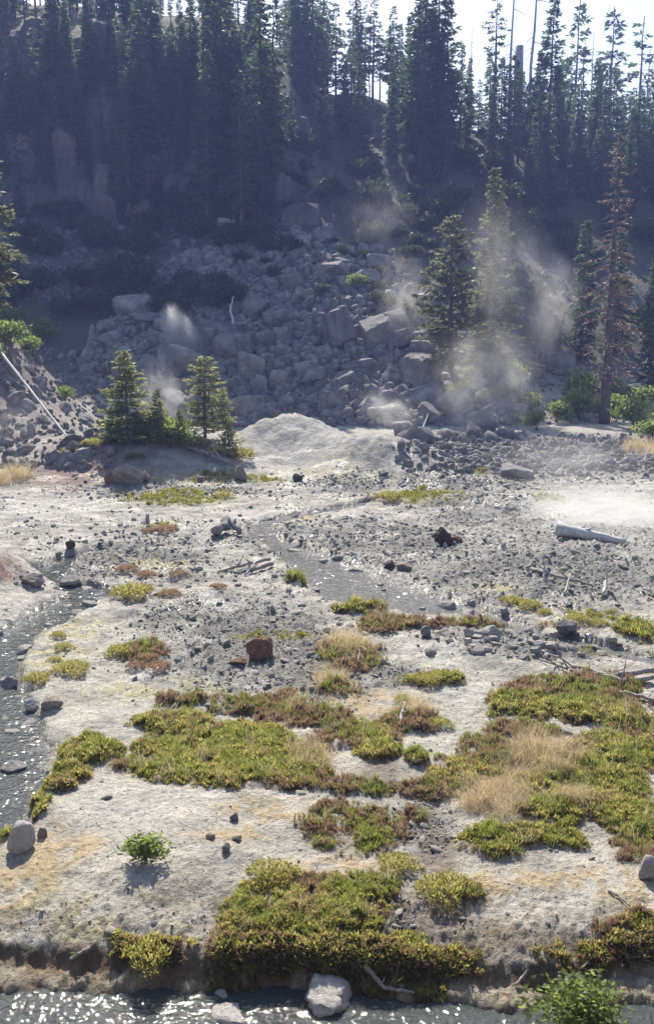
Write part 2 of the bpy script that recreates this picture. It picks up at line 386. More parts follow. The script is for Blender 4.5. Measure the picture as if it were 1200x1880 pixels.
M['water'] = mat_water('stream_water', (.055,.065,.062), 15, 29, .68)
M['grey_water'] = mat_water('milky_stream_water', (.15,.145,.135), 8.5, 15, 1.5)

# ------------------------------------------------------------------ ground sheet
rows = [-40,-20,-8,0,3,5,6,6.5]
yy = 7.0
while yy < 135:
    rows.append(yy)
    yy += max(.02, .0040*yy) if yy < 58 else (.34 if yy < 83 else (.12 if yy < 98 else (.45 if yy < 122 else 2.5)))
rows += [142,160,190,230,300]
ain = np.arange(-.47, .4701, .0022); out = np.geomspace(.475, 3.0, 46)
A = np.concatenate([-out[::-1], ain, out]); rows = np.array(rows)
GX = A[None]*np.clip(rows, 7, 130)[:, None]; GY = np.repeat(rows[:, None], len(A), 1)
GZ, fld = ground(GX, GY, True)
x, y, z = GX.ravel(), GY.ravel(), GZ.ravel()
def C(*c): return np.array(c)
def paint():
    wp = fld['wp']; n1, n2, n3 = fld['n1'], fld['n2'], fld['n3']
    base = C(.50,.465,.40)[None]*np.ones((len(x), 1))
    base = base*(1+.22*n1+.20*n2)[:, None]
    def put(m, c, k=1.0):
        nonlocal base; base = lerp(base, C(*c)[None]*(1+.2*n2+.15*n3)[:, None], np.clip(m*k, 0, 1)[:, None])
    soft = lambda k: mask(k, x, y, wp, 1.35, .5)
    streak = sstep(-.05, .3, fbm(x*.5, y*2.0, 4, 101))
    far = sstep(22, 30, y)*sstep(56, 48, y)
    put(far*streak, (.22,.21,.195), .75)  # grey mottle; streak shadows of the rough flat are painted in too
    mot = sstep(-.15,.25,fbm(x*1.1+5, y*1.6, 4, 103)+.4*n3)
    put(sstep(17, 11, y)*mot, (.34,.31,.265), .6)
    put(sstep(12, 18, y)*sstep(60, 50, y)*mot, (.25,.235,.21), .75)
    put(soft('white'), (.55,.525,.47), .75*(1-.45*mot))
    put(soft('gravel')*(.7+.3*sstep(-.2,.2,n2)), (.20,.19,.172), .92)
    put(soft('sulph')*sstep(-.25,.25,n2), (.48,.43,.22), .85)
    put(soft('ochre')*sstep(-.3,.2,n2+.5*n3), (.47,.345,.175), .8)
    put(soft('brown'), (.20,.155,.12), .75)
    put(soft('redst')*sstep(-.2,.1,n2), (.27,.12,.10), .8)
    put(fld['front']*sstep(-.1,.25,n2+n3), (.27,.23,.17), .7)
    put(gaus(x, y, -8.5, 41, 4.5, 3.2), (.42,.35,.305), .7)
    put(np.clip(gaus(x, y, -1, 43, 4.5, 3.5)*1.2, 0, 1), (.42,.395,.36), .8)
    put(gaus(x, y, -17, 49, 6, 7), (.22,.175,.14), .8)
    put(fld['debris'], (.22,.22,.215), .6)
    put(np.maximum(fld['green'], .7*fld['red']), (.22,.18,.125), .7)
    put(mask('low', x, y, wp, 1.3, .6)*sstep(-.3,.2,n2), (.28,.25,.10), .8)
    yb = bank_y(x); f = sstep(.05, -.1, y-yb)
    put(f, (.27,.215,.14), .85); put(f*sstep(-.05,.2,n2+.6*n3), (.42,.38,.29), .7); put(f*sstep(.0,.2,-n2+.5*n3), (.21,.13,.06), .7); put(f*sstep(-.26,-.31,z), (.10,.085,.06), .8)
    put(sstep(.02,-.03,y-yb)*sstep(-.2,-.05,y-yb), (.13,.10,.07), .8)  # dark soil on the bank face, with the shade below its edge painted in
    put(fld['wet'], (.24,.225,.195), .6)
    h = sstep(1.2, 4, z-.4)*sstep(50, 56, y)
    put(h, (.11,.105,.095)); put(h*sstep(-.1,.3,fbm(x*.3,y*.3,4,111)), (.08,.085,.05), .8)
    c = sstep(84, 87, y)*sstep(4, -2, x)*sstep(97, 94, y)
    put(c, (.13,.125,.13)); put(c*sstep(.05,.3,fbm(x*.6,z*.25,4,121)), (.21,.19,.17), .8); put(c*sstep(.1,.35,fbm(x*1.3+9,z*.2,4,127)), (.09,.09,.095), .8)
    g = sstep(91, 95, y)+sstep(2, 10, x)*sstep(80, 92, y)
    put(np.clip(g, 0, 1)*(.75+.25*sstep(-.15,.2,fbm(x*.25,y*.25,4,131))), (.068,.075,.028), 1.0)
    wetness = np.clip(fld['wet']*.95+sstep(15, 20, y)*sstep(46, 38, y)*sstep(-.02, .3, fbm(x*.45+3, y*.9, 4, 211)-.15*np.clip(z-.3, 0, 1)), 0, 1)*(1-np.maximum(fld['green'], fld['red']))
    return np.column_stack([np.clip(base*(1-.18*wetness)[:, None], .02, .75), wetness])
nr, nc = GX.shape
idx = np.arange(nr*nc).reshape(nr, nc)
F = np.stack([idx[:-1,:-1], idx[:-1,1:], idx[1:,1:], idx[1:,:-1]], -1).reshape(-1, 4)
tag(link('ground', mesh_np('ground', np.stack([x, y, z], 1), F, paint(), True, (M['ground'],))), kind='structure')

def lookup(px_, py_):
    """height of the ground sheet, read from its own grid"""
    px_ = np.asarray(px_, float); py_ = np.asarray(py_, float)
    r = np.clip(np.searchsorted(rows, py_)-1, 0, nr-2); v_ = np.clip((py_-rows[r])/(rows[r+1]-rows[r]), 0, 1)
    def row(i):
        a_ = px_/np.clip(rows[i], 7, 130); c = np.clip(np.searchsorted(A, a_)-1, 0, nc-2); u_ = np.clip((a_-A[c])/(A[c+1]-A[c]), 0, 1)
        return GZ[i, c]*(1-u_)+GZ[i, c+1]*u_
    return row(r)*(1-v_)+row(r+1)*v_
def gz(x_, y_): return float(lookup(x_, y_))
def place(px, py, y0=7.6, y1=160):
    X, Y = march(px, py, lookup, y0, y1); return X, Y, gz(X, Y)

# ------------------------------------------------------------------ water
def ripple(X, Y, k=1.0):
    wx, wy = X+.05*perlin(X*2, Y*2, 3), Y+.05*perlin(X*2, Y*2, 4)
    return k*(.010*perlin(wx*3, wy*4, 7)+.0075*perlin(wx*7, wy*9, 9)+.0048*perlin(wx*14, wy*17, 11))
def water_sheet(name, xs, ys, zfun, mat):
    X, Y = np.meshgrid(xs, ys); Z = zfun(X, Y)+ripple(X, Y, .38)
    n, k = X.shape; i = np.arange(n*k).reshape(n, k)
    f = np.stack([i[:-1,:-1], i[:-1,1:], i[1:,1:], i[1:,:-1]], -1).reshape(-1, 4)
    return tag(link(name, mesh_np(name, np.stack([X.ravel(), Y.ravel(), Z.ravel()], 1), f, None, True, (mat,))), kind='structure')
water_sheet('stream_water', np.concatenate([np.linspace(-14,-4.6,60), np.arange(-4.55, 4.56, .016), np.linspace(4.6,14,60)]), np.concatenate([np.linspace(6.2, 7.9, 30), np.arange(7.92, 9.3, .016), [9.5, 9.7]]), lambda a, b: WFRONT+0*a, M['water'])
def ribbon(name, P, mat, extra, amp):
    n0 = len(P); tt = np.linspace(0, n0-1, n0*5); P = np.stack([np.interp(tt, np.arange(n0), P[:,k]) for k in range(4)], 1)
    for _ in range(6): P[1:-1] = (P[:-2]+2*P[1:-1]+P[2:])/4
    t = np.gradient(P[:, :2], axis=0); t /= np.linalg.norm(t, axis=1)[:, None]+1e-9
    nrm = np.stack([-t[:,1], t[:,0]], 1); m_ = 71; s = np.linspace(-1, 1, m_)
    V = []
    for p, q in zip(P, nrm):
        o = p[:2][None]+q[None]*(s*(p[2]*1.25+extra))[:, None]; V.append(np.column_stack([o, np.full(m_, p[3])]))
    V = np.array(V).reshape(-1, 3); V[:,2] += ripple(V[:,0], V[:,1], amp)
    n = len(P); i = np.arange(n*m_).reshape(n, m_)
    f = np.stack([i[:-1,:-1], i[:-1,1:], i[1:,1:], i[1:,:-1]], -1).reshape(-1, 4)
    return tag(link(name, mesh_np(name, V, f, None, True, (mat,))), kind='structure')
ribbon('stream_water', STREAMS[0], M['water'], .12, .9)
ribbon('stream_water', STREAMS[1], M['grey_water'], .12, 1.2)

# ------------------------------------------------------------------ instanced stuff (one object each)
def lib(name, me):                                                  # a shape that only feeds a scatter, not linked to the scene
    return bpy.data.objects.new(name, me)
def scatter(name, P, rot, scl, shapes, label, seed=0, idx=None):
    n = len(P); me = bpy.data.meshes.new(name); me.vertices.add(n); me.vertices.foreach_set('co', np.asarray(P, np.float32).ravel())
    a = me.attributes.new('rot', 'FLOAT_VECTOR', 'POINT'); a.data.foreach_set('vector', np.asarray(rot, np.float32).ravel())
    scl = np.asarray(scl, np.float32); scl = np.repeat(scl[:, None], 3, 1) if scl.ndim == 1 else scl
    a = me.attributes.new('scl', 'FLOAT_VECTOR', 'POINT'); a.data.foreach_set('vector', scl.ravel())
    a = me.attributes.new('idx', 'INT', 'POINT'); a.data.foreach_set('value', (np.random.default_rng(seed).integers(0, len(shapes), n) if idx is None else idx).astype(np.int32))
    o = link(name, me); tag(o, label, None, None, 'stuff')
    g = bpy.data.node_groups.new(name, 'GeometryNodeTree')
    g.interface.new_socket('Geometry', in_out='INPUT', socket_type='NodeSocketGeometry'); g.interface.new_socket('Geometry', in_out='OUTPUT', socket_type='NodeSocketGeometry')
    gi = g.nodes.new('NodeGroupInput'); go = g.nodes.new('NodeGroupOutput')
    ip = g.nodes.new('GeometryNodeInstanceOnPoints'); j = g.nodes.new('GeometryNodeJoinGeometry')
    for sh in shapes[::-1]:
        oi = g.nodes.new('GeometryNodeObjectInfo'); oi.inputs[0].default_value = sh; oi.inputs['As Instance'].default_value = True
        g.links.new(oi.outputs['Geometry'], j.inputs[0])
    def at(nm, typ):
        q = g.nodes.new('GeometryNodeInputNamedAttribute'); q.data_type = typ; q.inputs[0].default_value = nm
        return [s for s in q.outputs if s.enabled and s.name == 'Attribute'][0]
    e2r = g.nodes.new('FunctionNodeEulerToRotation'); g.links.new(at('rot', 'FLOAT_VECTOR'), e2r.inputs[0])
    g.links.new(gi.outputs[0], ip.inputs['Points']); g.links.new(j.outputs[0], ip.inputs['Instance'])
    ip.inputs['Pick Instance'].default_value = True
    g.links.new(at('idx', 'INT'), ip.inputs['Instance Index']); g.links.new(e2r.outputs[0], ip.inputs['Rotation']); g.links.new(at('scl', 'FLOAT_VECTOR'), ip.inputs['Scale'])
    g.links.new(ip.outputs[0], go.inputs[0])
    md = o.modifiers.new('scatter', 'NODES'); md.node_group = g
    return o

# ------------------------------------------------------------------ rocks
def ico(sub):
    import bmesh
    b = bmesh.new(); bmesh.ops.create_icosphere(b, subdivisions=sub, radius=1)
    V = np.array([v.co[:] for v in b.verts]); F = np.array([[v.index for v in f.verts] for f in b.faces]); b.free(); return V, F
ICO = {k: ico(k) for k in (1, 2, 3, 4)}
def rock_mesh(name, seed, sub, mat, planes=11, rough=.03, flat=False, blocky=False):
    r = np.random.default_rng(seed); D, F = ICO[sub]
    n = r.normal(size=(planes, 3)); n /= np.linalg.norm(n, axis=1)[:, None]; h = r.uniform(.55, .9, planes)
    if blocky: bx_ = np.vstack([np.eye(3), -np.eye(3)])+r.normal(0,.16,(6,3)); bx_ /= np.linalg.norm(bx_, axis=1)[:, None]; n = np.vstack([n[:max(3, planes-5)], bx_]); h = np.concatenate([h[:max(3, planes-5)], r.uniform(.48,.72,6)])
    dn = D@n.T; q = np.where(dn > .05, h[None]/np.maximum(dn, .05), 9); rad = np.minimum(q.min(1), 1.0)
    V = D*rad[:, None]
    V = V*(1+rough*(perlin(D[:,0]*3+seed, D[:,1]*3+D[:,2]*2, seed)+.6*perlin(D[:,0]*7, D[:,2]*7+D[:,1]*5, seed+3)))[:, None]
    V /= np.abs(V).max(0)[None]
    return mesh_np(name, V, F, None, not flat, (mat,))
def sharp(me, ang=32):
    try: me.set_sharp_from_angle(angle=R(ang))
    except Exception: pass
    return me
TAL = [sharp(rock_mesh('boulder', 100+k, 4, M['talus'], 7+k % 4, .02, False, True), 24) for k in range(14)]
def depth_px(X, Y, Z): return FPX/(Y*CP+(CAMH-Z)*SP)
def set_rock(o, X, Y, wx, wy, wz, rz=0, tilt=(0,0), sink=.3):
    o.location = (X, Y, gz(X, Y)+wz*(.5-sink)); o.scale = (wx/2, wy/2, wz/2); o.rotation_euler = (tilt[0], tilt[1], rz); return o
ROCK_SITES = []
def rock(px, py, wpx, hpx, mat, label, name='boulder', seed=None, tilt=(0,0), rz=0, group=None, sink=.22, sub=4, dy=.9, cat='rock', planes=10, rough=.06, blocky=False):
    """a single rock whose foot shows at photo pixel px, py"""
    X, Y, Z = place(px, py); k = depth_px(X, Y, Z); wx, wz = wpx/k, hpx/k
    me = sharp(rock_mesh(name, seed or int(px*7+py), sub, mat, planes, rough, False, blocky), 24 if blocky else 40)
    o = link(name, me); wz = wz/(1-sink)
    set_rock(o, X, Y+wx*dy*.3, wx, wx*dy, wz, rz, tilt, sink)
    ROCK_SITES.append((X, Y+wx*dy*.3, wx*.5)); return tag(o, label, cat, group)
rock(475, 1215, 52, 46, M['redrock'], 'rusty red-brown block standing on dark grey gravel', rz=.4, planes=8, rough=.12)
rock(437, 1222, 34, 14, M['redrock'], 'small flat rusty stone beside the red-brown block')
rock(815, 1004, 46, 34, M['darkrock'], 'dark brown pointed earth clod on pale ground near steaming log', 'earth_clod', planes=14, rough=.2, cat='clod')
rock(838, 998, 34, 16, M['redrock'], 'reddish rotten lump against the dark pointed clod', 'earth_clod', planes=14, rough=.2, cat='clod')
rock(600, 1882, 122, 62, M['pale'], 'large pale grey boulder in the front stream', tilt=(.1,.25), rough=.1, planes=12)
rock(430, 1905, 110, 40, M['pale'], 'pale flat-topped rock rising from glittering front stream')
rock(36, 1568, 56, 54, M['pale'], 'white rounded boulder at the foot of the left heath bank', tilt=(0,-.3), planes=9)
rock(76, 1540, 20, 18, M['tan'], 'small tan stone beside the white rounded boulder')
rock(1192, 1618, 44, 46, M['pale'], 'white boulder under russet tuft at edge of pale crust')
rock(430, 1510, 18, 15, M['talus'], 'small dark stone on ochre-stained crust below the heath mat', 'stone')
rock(416, 1567, 19, 15, M['talus'], 'dark stone on the crust beside flat pebble', 'stone')
rock(386, 1541, 18, 9, M['tan'], 'flat tan pebble on white crust', 'stone')
rock(435, 1545, 20, 8, M['talus'], 'flat grey pebble on ochre-stained crust', 'stone')
rock(406, 1840+8, 30, 20, M['pale'], 'small pale stone at the water edge under the heath overhang', 'stone')
rock(783, 1172, 22, 20, M['talus'], 'rounded grey stone at the head of white silica flat', 'stone')
rock(1040, 1118+60, 40, 26, M['talus'], 'blocky grey stone beside the narrow right-hand stream', 'stone')
rock(910, 1178, 30, 24, M['pale'], 'light block amid the heap of grey cobbles', 'stone')
rock(500, 1128-4, 12, 10, M['tan'], 'tiny tan stone on grey gravel', 'stone')
rock(715, 1046, 22, 16, M['darkrock'], 'small dark stone on far side of central stream', 'stone')
rock(740, 1047, 32, 13, M['tan'], 'flat greenish tan stone next to dark stone across the stream', 'stone')
rock(128, 1010, 20, 16, M['darkrock'], 'dark blocky stone standing above the small left pool', 'stone')
rock(60, 1078, 46, 22, M['tan'], 'flat tan stone damming the small left pool', 'stone')
rock(130, 1082, 46, 24, M['talus'], 'rounded grey stone damming the small left pool', 'stone')
rock(55, 1310, 34, 22, M['pale'], 'pale stone at the edge of left stream', 'stone')
rock(16, 1275, 34, 26, M['talus'], 'dark wet stone in the left stream', 'stone')
rock(95, 1302, 42, 22, M['tan'], 'ochre-brown stone on the left stream bank', 'stone')
rock(70, 1395, 60, 18, M['talus'], 'low wet ledge rock in left stream', 'stone')
rock(20, 1420, 50, 16, M['talus'], 'flat dark rock splitting left stream rapids', 'stone')
rock(235, 892, 66, 42, M['tan'], 'rough tan boulder with a knob at foot of red-stained mound', planes=12, rough=.12)
rock(205, 888, 30, 20, M['redrock'], 'rusty small boulder beside the rough tan one')
rock(262, 886, 26, 22, M['tan'], 'rounded tan boulder propped against the rough one')
rock(441, 882, 26, 30, M['tan'], 'upright tan block at the right end of tree mound')
rock(367, 884, 18, 10, M['tan'], 'low tan stone on the pale mound skirt', 'stone')
rock(546, 884, 20, 14, M['darkrock'], 'dark wedge stone before the silica mounds', 'stone')
rock(945, 880, 78, 30, M['talus'], 'long low grey boulder on rubble beyond the steaming log', tilt=(0,.1))
G1 = 'large boulders of the rockslide'
for a in [(325,700,76,52,'big rounded dark boulder right under the white steam jet',10),(425,672,66,50,'big pale angular boulder in the rockslide',7),(455,705,60,52,'pale leaning slab next to the big pale angular boulder',6),
          (652,692,66,20,'sunlit flat slab lying atop the rockslide',6),(775,730,84,72,'large leaning sunlit slab at the foot of curved pine',6),(612,762,50,36,'pale block rising behind the silica mound peak',6),
          (745,806,50,34,'rounded bluish boulder beside the silica mound',12),(620,645,66,70,'tall dark block standing in the rockslide middle',6),(690,640,60,50,'brown wedge block right of tall dark block',5),
          (475,728,34,40,'upright pale stone below the leaning slab',7),(510,720,42,34,'pale blue-grey block in the lower rockslide',7),(445,612,38,18,'pale flat stone beneath the white twisted stick',8),
          (372,648,46,40,'squarish boulder right of the steam jet',7),(270,602,70,16,'long pale slab lying under dark bushes',5),(285,640,36,28,'pale boulder left of the steam jet',8),(905,605+80,56,36,'grey boulder wrapped in the right-hand steam',9),
          (1030,690,70,36,'broad grey boulder behind green bushes',8),(985,700,46,30,'sharp pale boulder left of the broad grey one',6),(415,440,34,40,'rounded pale boulder high under the cliff',10),(480,640,40,26,'pale lens-shaped boulder in the rockslide',8),
          (1165,745,60,34,'grey boulder beyond the dead brown fir',8),(520,640-10,36,24,'grey block above the middle of rockslide',7),(560,700,40,30,'slate-coloured cube-like block in the lower rockslide',6),(770,640,40,28,'pale block above the leaning sunlit slab',7),(880,800,60,40,'grey boulder in steam at the rubble edge',9)]:
    rock(*a[:4], M['talus'], a[4], group=None, planes=a[5], sub=4, tilt=(random.uniform(-.3,.3), random.uniform(-.3,.3)), rz=random.uniform(0,6), rough=.025, dy=1.0, blocky=True)

# the counted boulders of the slide, then its rubble
def slide_density(px, py):
    return 1.0
cand = []
tries = 0
sizes = np.sort(np.clip(.62*(1-rng.random(275))**-.42, .6, 2.3))[::-1]
px_s = rng.uniform(150, 960, 26000); py_s = rng.uniform(425, 835, 26000)
ds = np.stack([(px_s-600)/FPX, CP+(940-py_s)/FPX*SP, -SP+(940-py_s)/FPX*CP], 1); ds /= ds[:, 1:2]
T = np.geomspace(30, 130, 460)
def hits(ds):
    Y = np.zeros(len(ds)); done = np.zeros(len(ds), bool)
    for t in T:
        hh = lookup(ds[:,0]*t, np.full(len(ds), t)); nw = (~done)&(CAMH+ds[:,2]*t <= hh); Y[nw] = t; done |= nw
    return Y
ys_ = hits(ds); xs_ = ds[:,0]*ys_
okz = (ys_ > 47)&(ys_ < 92)
# the slide's outline: a fan that narrows uphill
topline = np.interp(px_s, [150,230,330,560,700,800,960],[640,560,470,430,470,560,680])
okz &= (py_s > topline)&~((px_s < 300)&(py_s > 720))&~((px_s > 780)&(py_s < 640))
okz &= macro(xs_, ys_)-.009*(ys_-9) > .12
okz &= (np.hypot((xs_+1.5)/5.2, (ys_-43.5)/5.2) > 1)&(np.hypot((xs_-1.8)/3.4, (ys_-42)/3.2) > 1)
px_s, py_s, xs_, ys_ = px_s[okz], py_s[okz], xs_[okz], ys_[okz]
zs_ = lookup(xs_, ys_)
placed = [s for s in ROCK_SITES if s[1] > 40]; kk = 0; nth = 0
for sz in sizes:
    while kk < len(xs_):
        X, Y, Z = xs_[kk], ys_[kk], zs_[kk]; kk += 1
        if all((X-a)**2+(Y-b)**2 > (.62*(sz*.5+c))**2 for a, b, c in placed):
            o = link('boulder', TAL[nth % 14]); nth += 1
            set_rock(o, X, Y, sz*random.uniform(.8,1.3), sz*random.uniform(.8,1.2), sz*random.uniform(.55,.95), random.uniform(0,6.3), (random.uniform(-.5,.5), random.uniform(-.5,.5)), .28)
            tag(o, 'grey angular boulder heaped in the rockslide below the cliff', 'rock', 'boulders heaped in the rockslide')
            placed.append((X, Y, sz*.5)); break
    if kk >= len(xs_): break
sub_rocks = [lib('rubble_stone', sharp(rock_mesh('rubble_stone', 300+k, 2, M['talus'], 9, .04))) for k in range(8)]
m = min(7000, len(xs_)-kk); sl = slice(kk, kk+m)
szs = np.clip(.13*(1-rng.random(m))**-.5, .12, .55)
scatter('talus_rubble', np.stack([xs_[sl], ys_[sl], zs_[sl]+szs*.2], 1), rng.uniform(-3.1, 3.1, (m,3)), np.stack([szs*rng.uniform(.7,1.3,m), szs*rng.uniform(.7,1.3,m), szs*rng.uniform(.5,.9,m)], 1), sub_rocks, 'grey rubble filling the gaps between boulders of the rockslide')
# stony slope under the cliff, left bank stones and the rubble field at the right
def px_cloud(n, x0, x1, y0, y1, f=None):
    a = rng.uniform(x0, x1, n); b = rng.uniform(y0, y1, n)
    if f is not None:
        k = f(a, b); a, b = a[k], b[k]
    d = np.stack([(a-600)/FPX, CP+(940-b)/FPX*SP, -SP+(940-b)/FPX*CP], 1); d /= d[:, 1:2]
    Y = hits(d); X = d[:,0]*Y; k = Y > 0
    return X[k], Y[k], lookup(X[k], Y[k])
X1, Y1, Z1 = px_cloud(1500, -40, 560, 395, 560)
X2, Y2, Z2 = px_cloud(700, -40, 210, 640, 860)
X3, Y3, Z3 = px_cloud(3000, 690, 1240, 795, 885, lambda a, b: rng.random(len(a)) < sstep(690, 900, a)*sstep(795, 815, b)*sstep(885, 850, b))
X4, Y4, Z4 = px_cloud(400, 900, 1240, 640, 780)
X5, Y5, Z5 = px_cloud(900, 560, 1240, 250, 640)
XX = np.concatenate([X1,X2,X3,X4,X5]); YY = np.concatenate([Y1,Y2,Y3,Y4,Y5]); ZZ = np.concatenate([Z1,Z2,Z3,Z4,Z5]); m = len(XX)
szs = np.clip(.085*(1-rng.random(m))**-.5, .07, .45)
szs[len(X1)+len(X2):len(X1)+len(X2)+len(X3)] *= .75; szs = np.minimum(szs, np.where((YY < 58)&(XX > 0), .24, .5))
scatter('slope_stones', np.stack([XX, YY, ZZ+szs*.05], 1), rng.uniform(-3.1, 3.1, (m,3)), np.stack([szs*rng.uniform(.7,1.4,m), szs*rng.uniform(.7,1.3,m), szs*rng.uniform(.45,.9,m)], 1), sub_rocks, 'loose grey stones strewn over the slope and the rubble field', 3)

OUT = [sharp(rock_mesh('outcrop', 440+k, 4, M['cliff'], 8+k % 4, .03, False, True), 24) for k in range(7)]
k_ = 0
for _ in range(400):
    if k_ >= 110: break
    X, Y, Z = place(random.uniform(-60, 560), random.uniform(60, 410), 40)
    if not 82 < Y < 98: continue
    s_ = random.uniform(1.0, 2.6); o = link('outcrop', OUT[k_ % 7]); k_ += 1
    o.location = (X, Y+s_*.25, Z-s_*.3); o.scale = (s_*random.uniform(.5,.9), s_*.7, s_*random.uniform(.7,1.3)); o.rotation_euler = (random.uniform(-.2,.2), random.uniform(-.25,.25), random.uniform(0,6.3))
    tag(o, 'dark angular rock jutting from the shaded cliff', 'rock', 'rock outcrops of the cliff')

# counted cobbles on the flat and in the streams
COB = [sharp(rock_mesh('cobble', 400+k, 3, M['gravel'], 7+k % 3, .10, False, k % 2 == 0), 30) for k in range(10)]
def cobble(px, py, wpx, label, group):
    X, Y, Z = place(px, py); k = depth_px(X, Y, Z); s = wpx/k
    o = link('cobble', random.choice(COB)); set_rock(o, X, Y, s*random.uniform(.8,1.2), s*random.uniform(.7,1.1), s*random.uniform(.5,.8), random.uniform(0,6.3), (random.uniform(-.2,.2), random.uniform(-.2,.2)), .35)
    tag(o, label, 'stone', group)
for _ in range(46): cobble(random.gauss(930, 75), random.gauss(1186, 13), random.uniform(12, 26), 'grey cobble in the heap beside the narrow right-hand stream', 'cobbles heaped by the narrow stream')
for _ in range(26):
    k = random.randrange(8, len(STREAMS[0])-20); p = STREAMS[0][k]; sgn = random.choice((-1, 1, .4))
    X, Y = p[0]+sgn*p[2]*random.uniform(.7,1.2), p[1]+random.uniform(-.3,.3); s = random.uniform(.1,.38)
    o = link('cobble', random.choice(COB)); set_rock(o, X, Y, s*random.uniform(.8,1.5), s*.9, s*random.uniform(.4,.7), random.uniform(0,6.3), (random.uniform(-.3,.3),random.uniform(-.3,.3)), .33); tag(o, 'wet grey cobble in or beside the left stream', 'stone', 'cobbles along the left stream')
for _ in range(30):
    k = random.randrange(8, len(STREAMS[1])-14); p = STREAMS[1][k]; sgn = random.choice((-1, 1, .3, .6))
    X, Y = p[0]+sgn*p[2]*random.uniform(.6,1.2), p[1]+random.uniform(-.4,.4); s = random.uniform(.1,.38)
    o = link('cobble', random.choice(COB)); set_rock(o, X, Y, s*random.uniform(.8,1.5), s*.9, s*random.uniform(.4,.7), random.uniform(0,6.3), (random.uniform(-.3,.3),random.uniform(-.3,.3)), .33); tag(o, 'grey cobble in or beside the milky central stream', 'stone', 'cobbles along the central stream')
for _ in range(60): cobble(random.uniform(60, 560), random.uniform(960, 1090), random.uniform(6, 14), 'loose grey cobble on the pale flat before the tree mound', 'cobbles on the pale flat')

# gravel, uncountable
peb = [lib('pebble', rock_mesh('pebble', 500+k, 1, M['gravel'], 9, .05, True)) for k in range(8)]
n = 170000
Yg = np.exp(rng.uniform(np.log(8.4), np.log(50), n)); Xg = rng.uniform(-.42, .42, n)*Yg
wpg = warps(Xg, Yg); mg = mask('gravel', Xg, Yg, wpg, 1.3, .6); dbr = gaus(Xg, Yg, 12, 47, 9, 5, 3)+.6*gaus(Xg, Yg, 7, 26.5, 4, 2.2, 3)+.5*gaus(Xg, Yg, 3, 37, 4, 3, 3)
wm = mask('white', Xg, Yg, wpg, 1.3, .6)
bias = sstep(14, 24, Yg)*.18*(1-wm*.7)*(sstep(-.1, .25, fbm(Xg*.5, Yg*.9, 3, 140)))
keep = rng.random(n) < (.012+.42*mg+.4*dbr+bias+.12*sstep(.8,.0,Yg-bank_y(Xg))*sstep(-.1,.1,fbm(Xg*2,Yg*2,3,141)))*(1-.8*mask('green', Xg, Yg, wpg))
keep &= Yg > bank_y(Xg)+.02
keep &= ~((Yg > 36)&(macro(Xg, Yg)-.009*(Yg-9) > .3)&(rng.random(n) > .06))
Xg, Yg = Xg[keep], Yg[keep]; Zg, ff = ground(Xg, Yg, True); k2 = ff['wet'] < .75; Xg, Yg, Zg = Xg[k2], Yg[k2], Zg[k2]; n = len(Xg)
sg = np.clip(0.0008*Yg**.9*1.3*(1-rng.random(n))**-.42, .006, .085)
scatter('gravel', np.stack([Xg, Yg, Zg+sg*.05], 1), np.stack([rng.normal(0,.5,n), rng.normal(0,.5,n), rng.uniform(-3.1,3.1,n)], 1), np.stack([sg*rng.uniform(.7,1.4,n), sg*rng.uniform(.7,1.3,n), sg*rng.uniform(.35,.7,n)], 1), peb, 'grey gravel scattered over the pale crust', 5)

# ------------------------------------------------------------------ low plants
def diamonds(base, tip, wid, up=None):
    """quads from base to tip, widest at 45 percent"""
    ax = tip-base; r = np.random.default_rng(len(base)).normal(size=ax.shape)
    sd_ = np.cross(ax, r); sd_ /= np.linalg.norm(sd_, axis=1)[:, None]+1e-9; sd_ *= np.asarray(wid)[:, None]
    mid = base+ax*.5
    V = np.stack([base, mid+sd_, tip, mid-sd_], 1).reshape(-1, 3); F = np.arange(len(V)).reshape(-1, 4); return V, F
def sprig_mesh(name, seed, mat, h=.09, r=.06, n=30, wid=.010, low=(.7,.55,.45), top=(1,1,1)):
    q = np.random.default_rng(seed); az = q.uniform(0, 6.28, n); lean = q.uniform(.05, 1, n)
    b = np.stack([np.cos(az)*r*.45*q.random(n), np.sin(az)*r*.45*q.random(n), h*.5*q.random(n)-.01], 1)
    t = b+np.stack([np.cos(az)*r*lean, np.sin(az)*r*lean, h*(.35+.45*q.random(n))*(1.15-lean*.5)], 1)
    V, F = diamonds(b, t, wid*q.uniform(.7,1.3,n))
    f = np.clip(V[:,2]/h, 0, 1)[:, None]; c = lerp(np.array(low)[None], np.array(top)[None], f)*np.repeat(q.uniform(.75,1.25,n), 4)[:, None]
    return mesh_np(name, V, F, c, False, (mat,))
def grass_mesh(name, seed, mat, h=.27, n=46, bend=.9, wid=.0021, spread=.10, wind=(.45,-.25)):
    q = np.random.default_rng(seed); B = Buf()
    for k in range(n):
        az = q.uniform(0, 6.28); L = h*q.uniform(.5, 1.1); s = np.linspace(0, 1, 5); o = q.normal(0, spread, 2)*.6
        bx, by = np.cos(az)*bend*q.random()+wind[0], np.sin(az)*bend*q.random()+wind[1]
        P = np.stack([o[0]+bx*L*s**1.8, o[1]+by*L*s**1.8, L*s*(1-.35*s*np.hypot(bx, by)*1.4)], 1)
        wv = np.array([-np.sin(az), np.cos(az), 0])*wid; ww = (1-.8*s)[:, None]*wv
        V = np.concatenate([P-ww, P+ww]); i = np.arange(4); B.add(V, np.stack([i, i+1, i+6, i+5], 1), np.array([1,1,1])*q.uniform(.75,1.25))
    return B.mesh(name, mat, True)
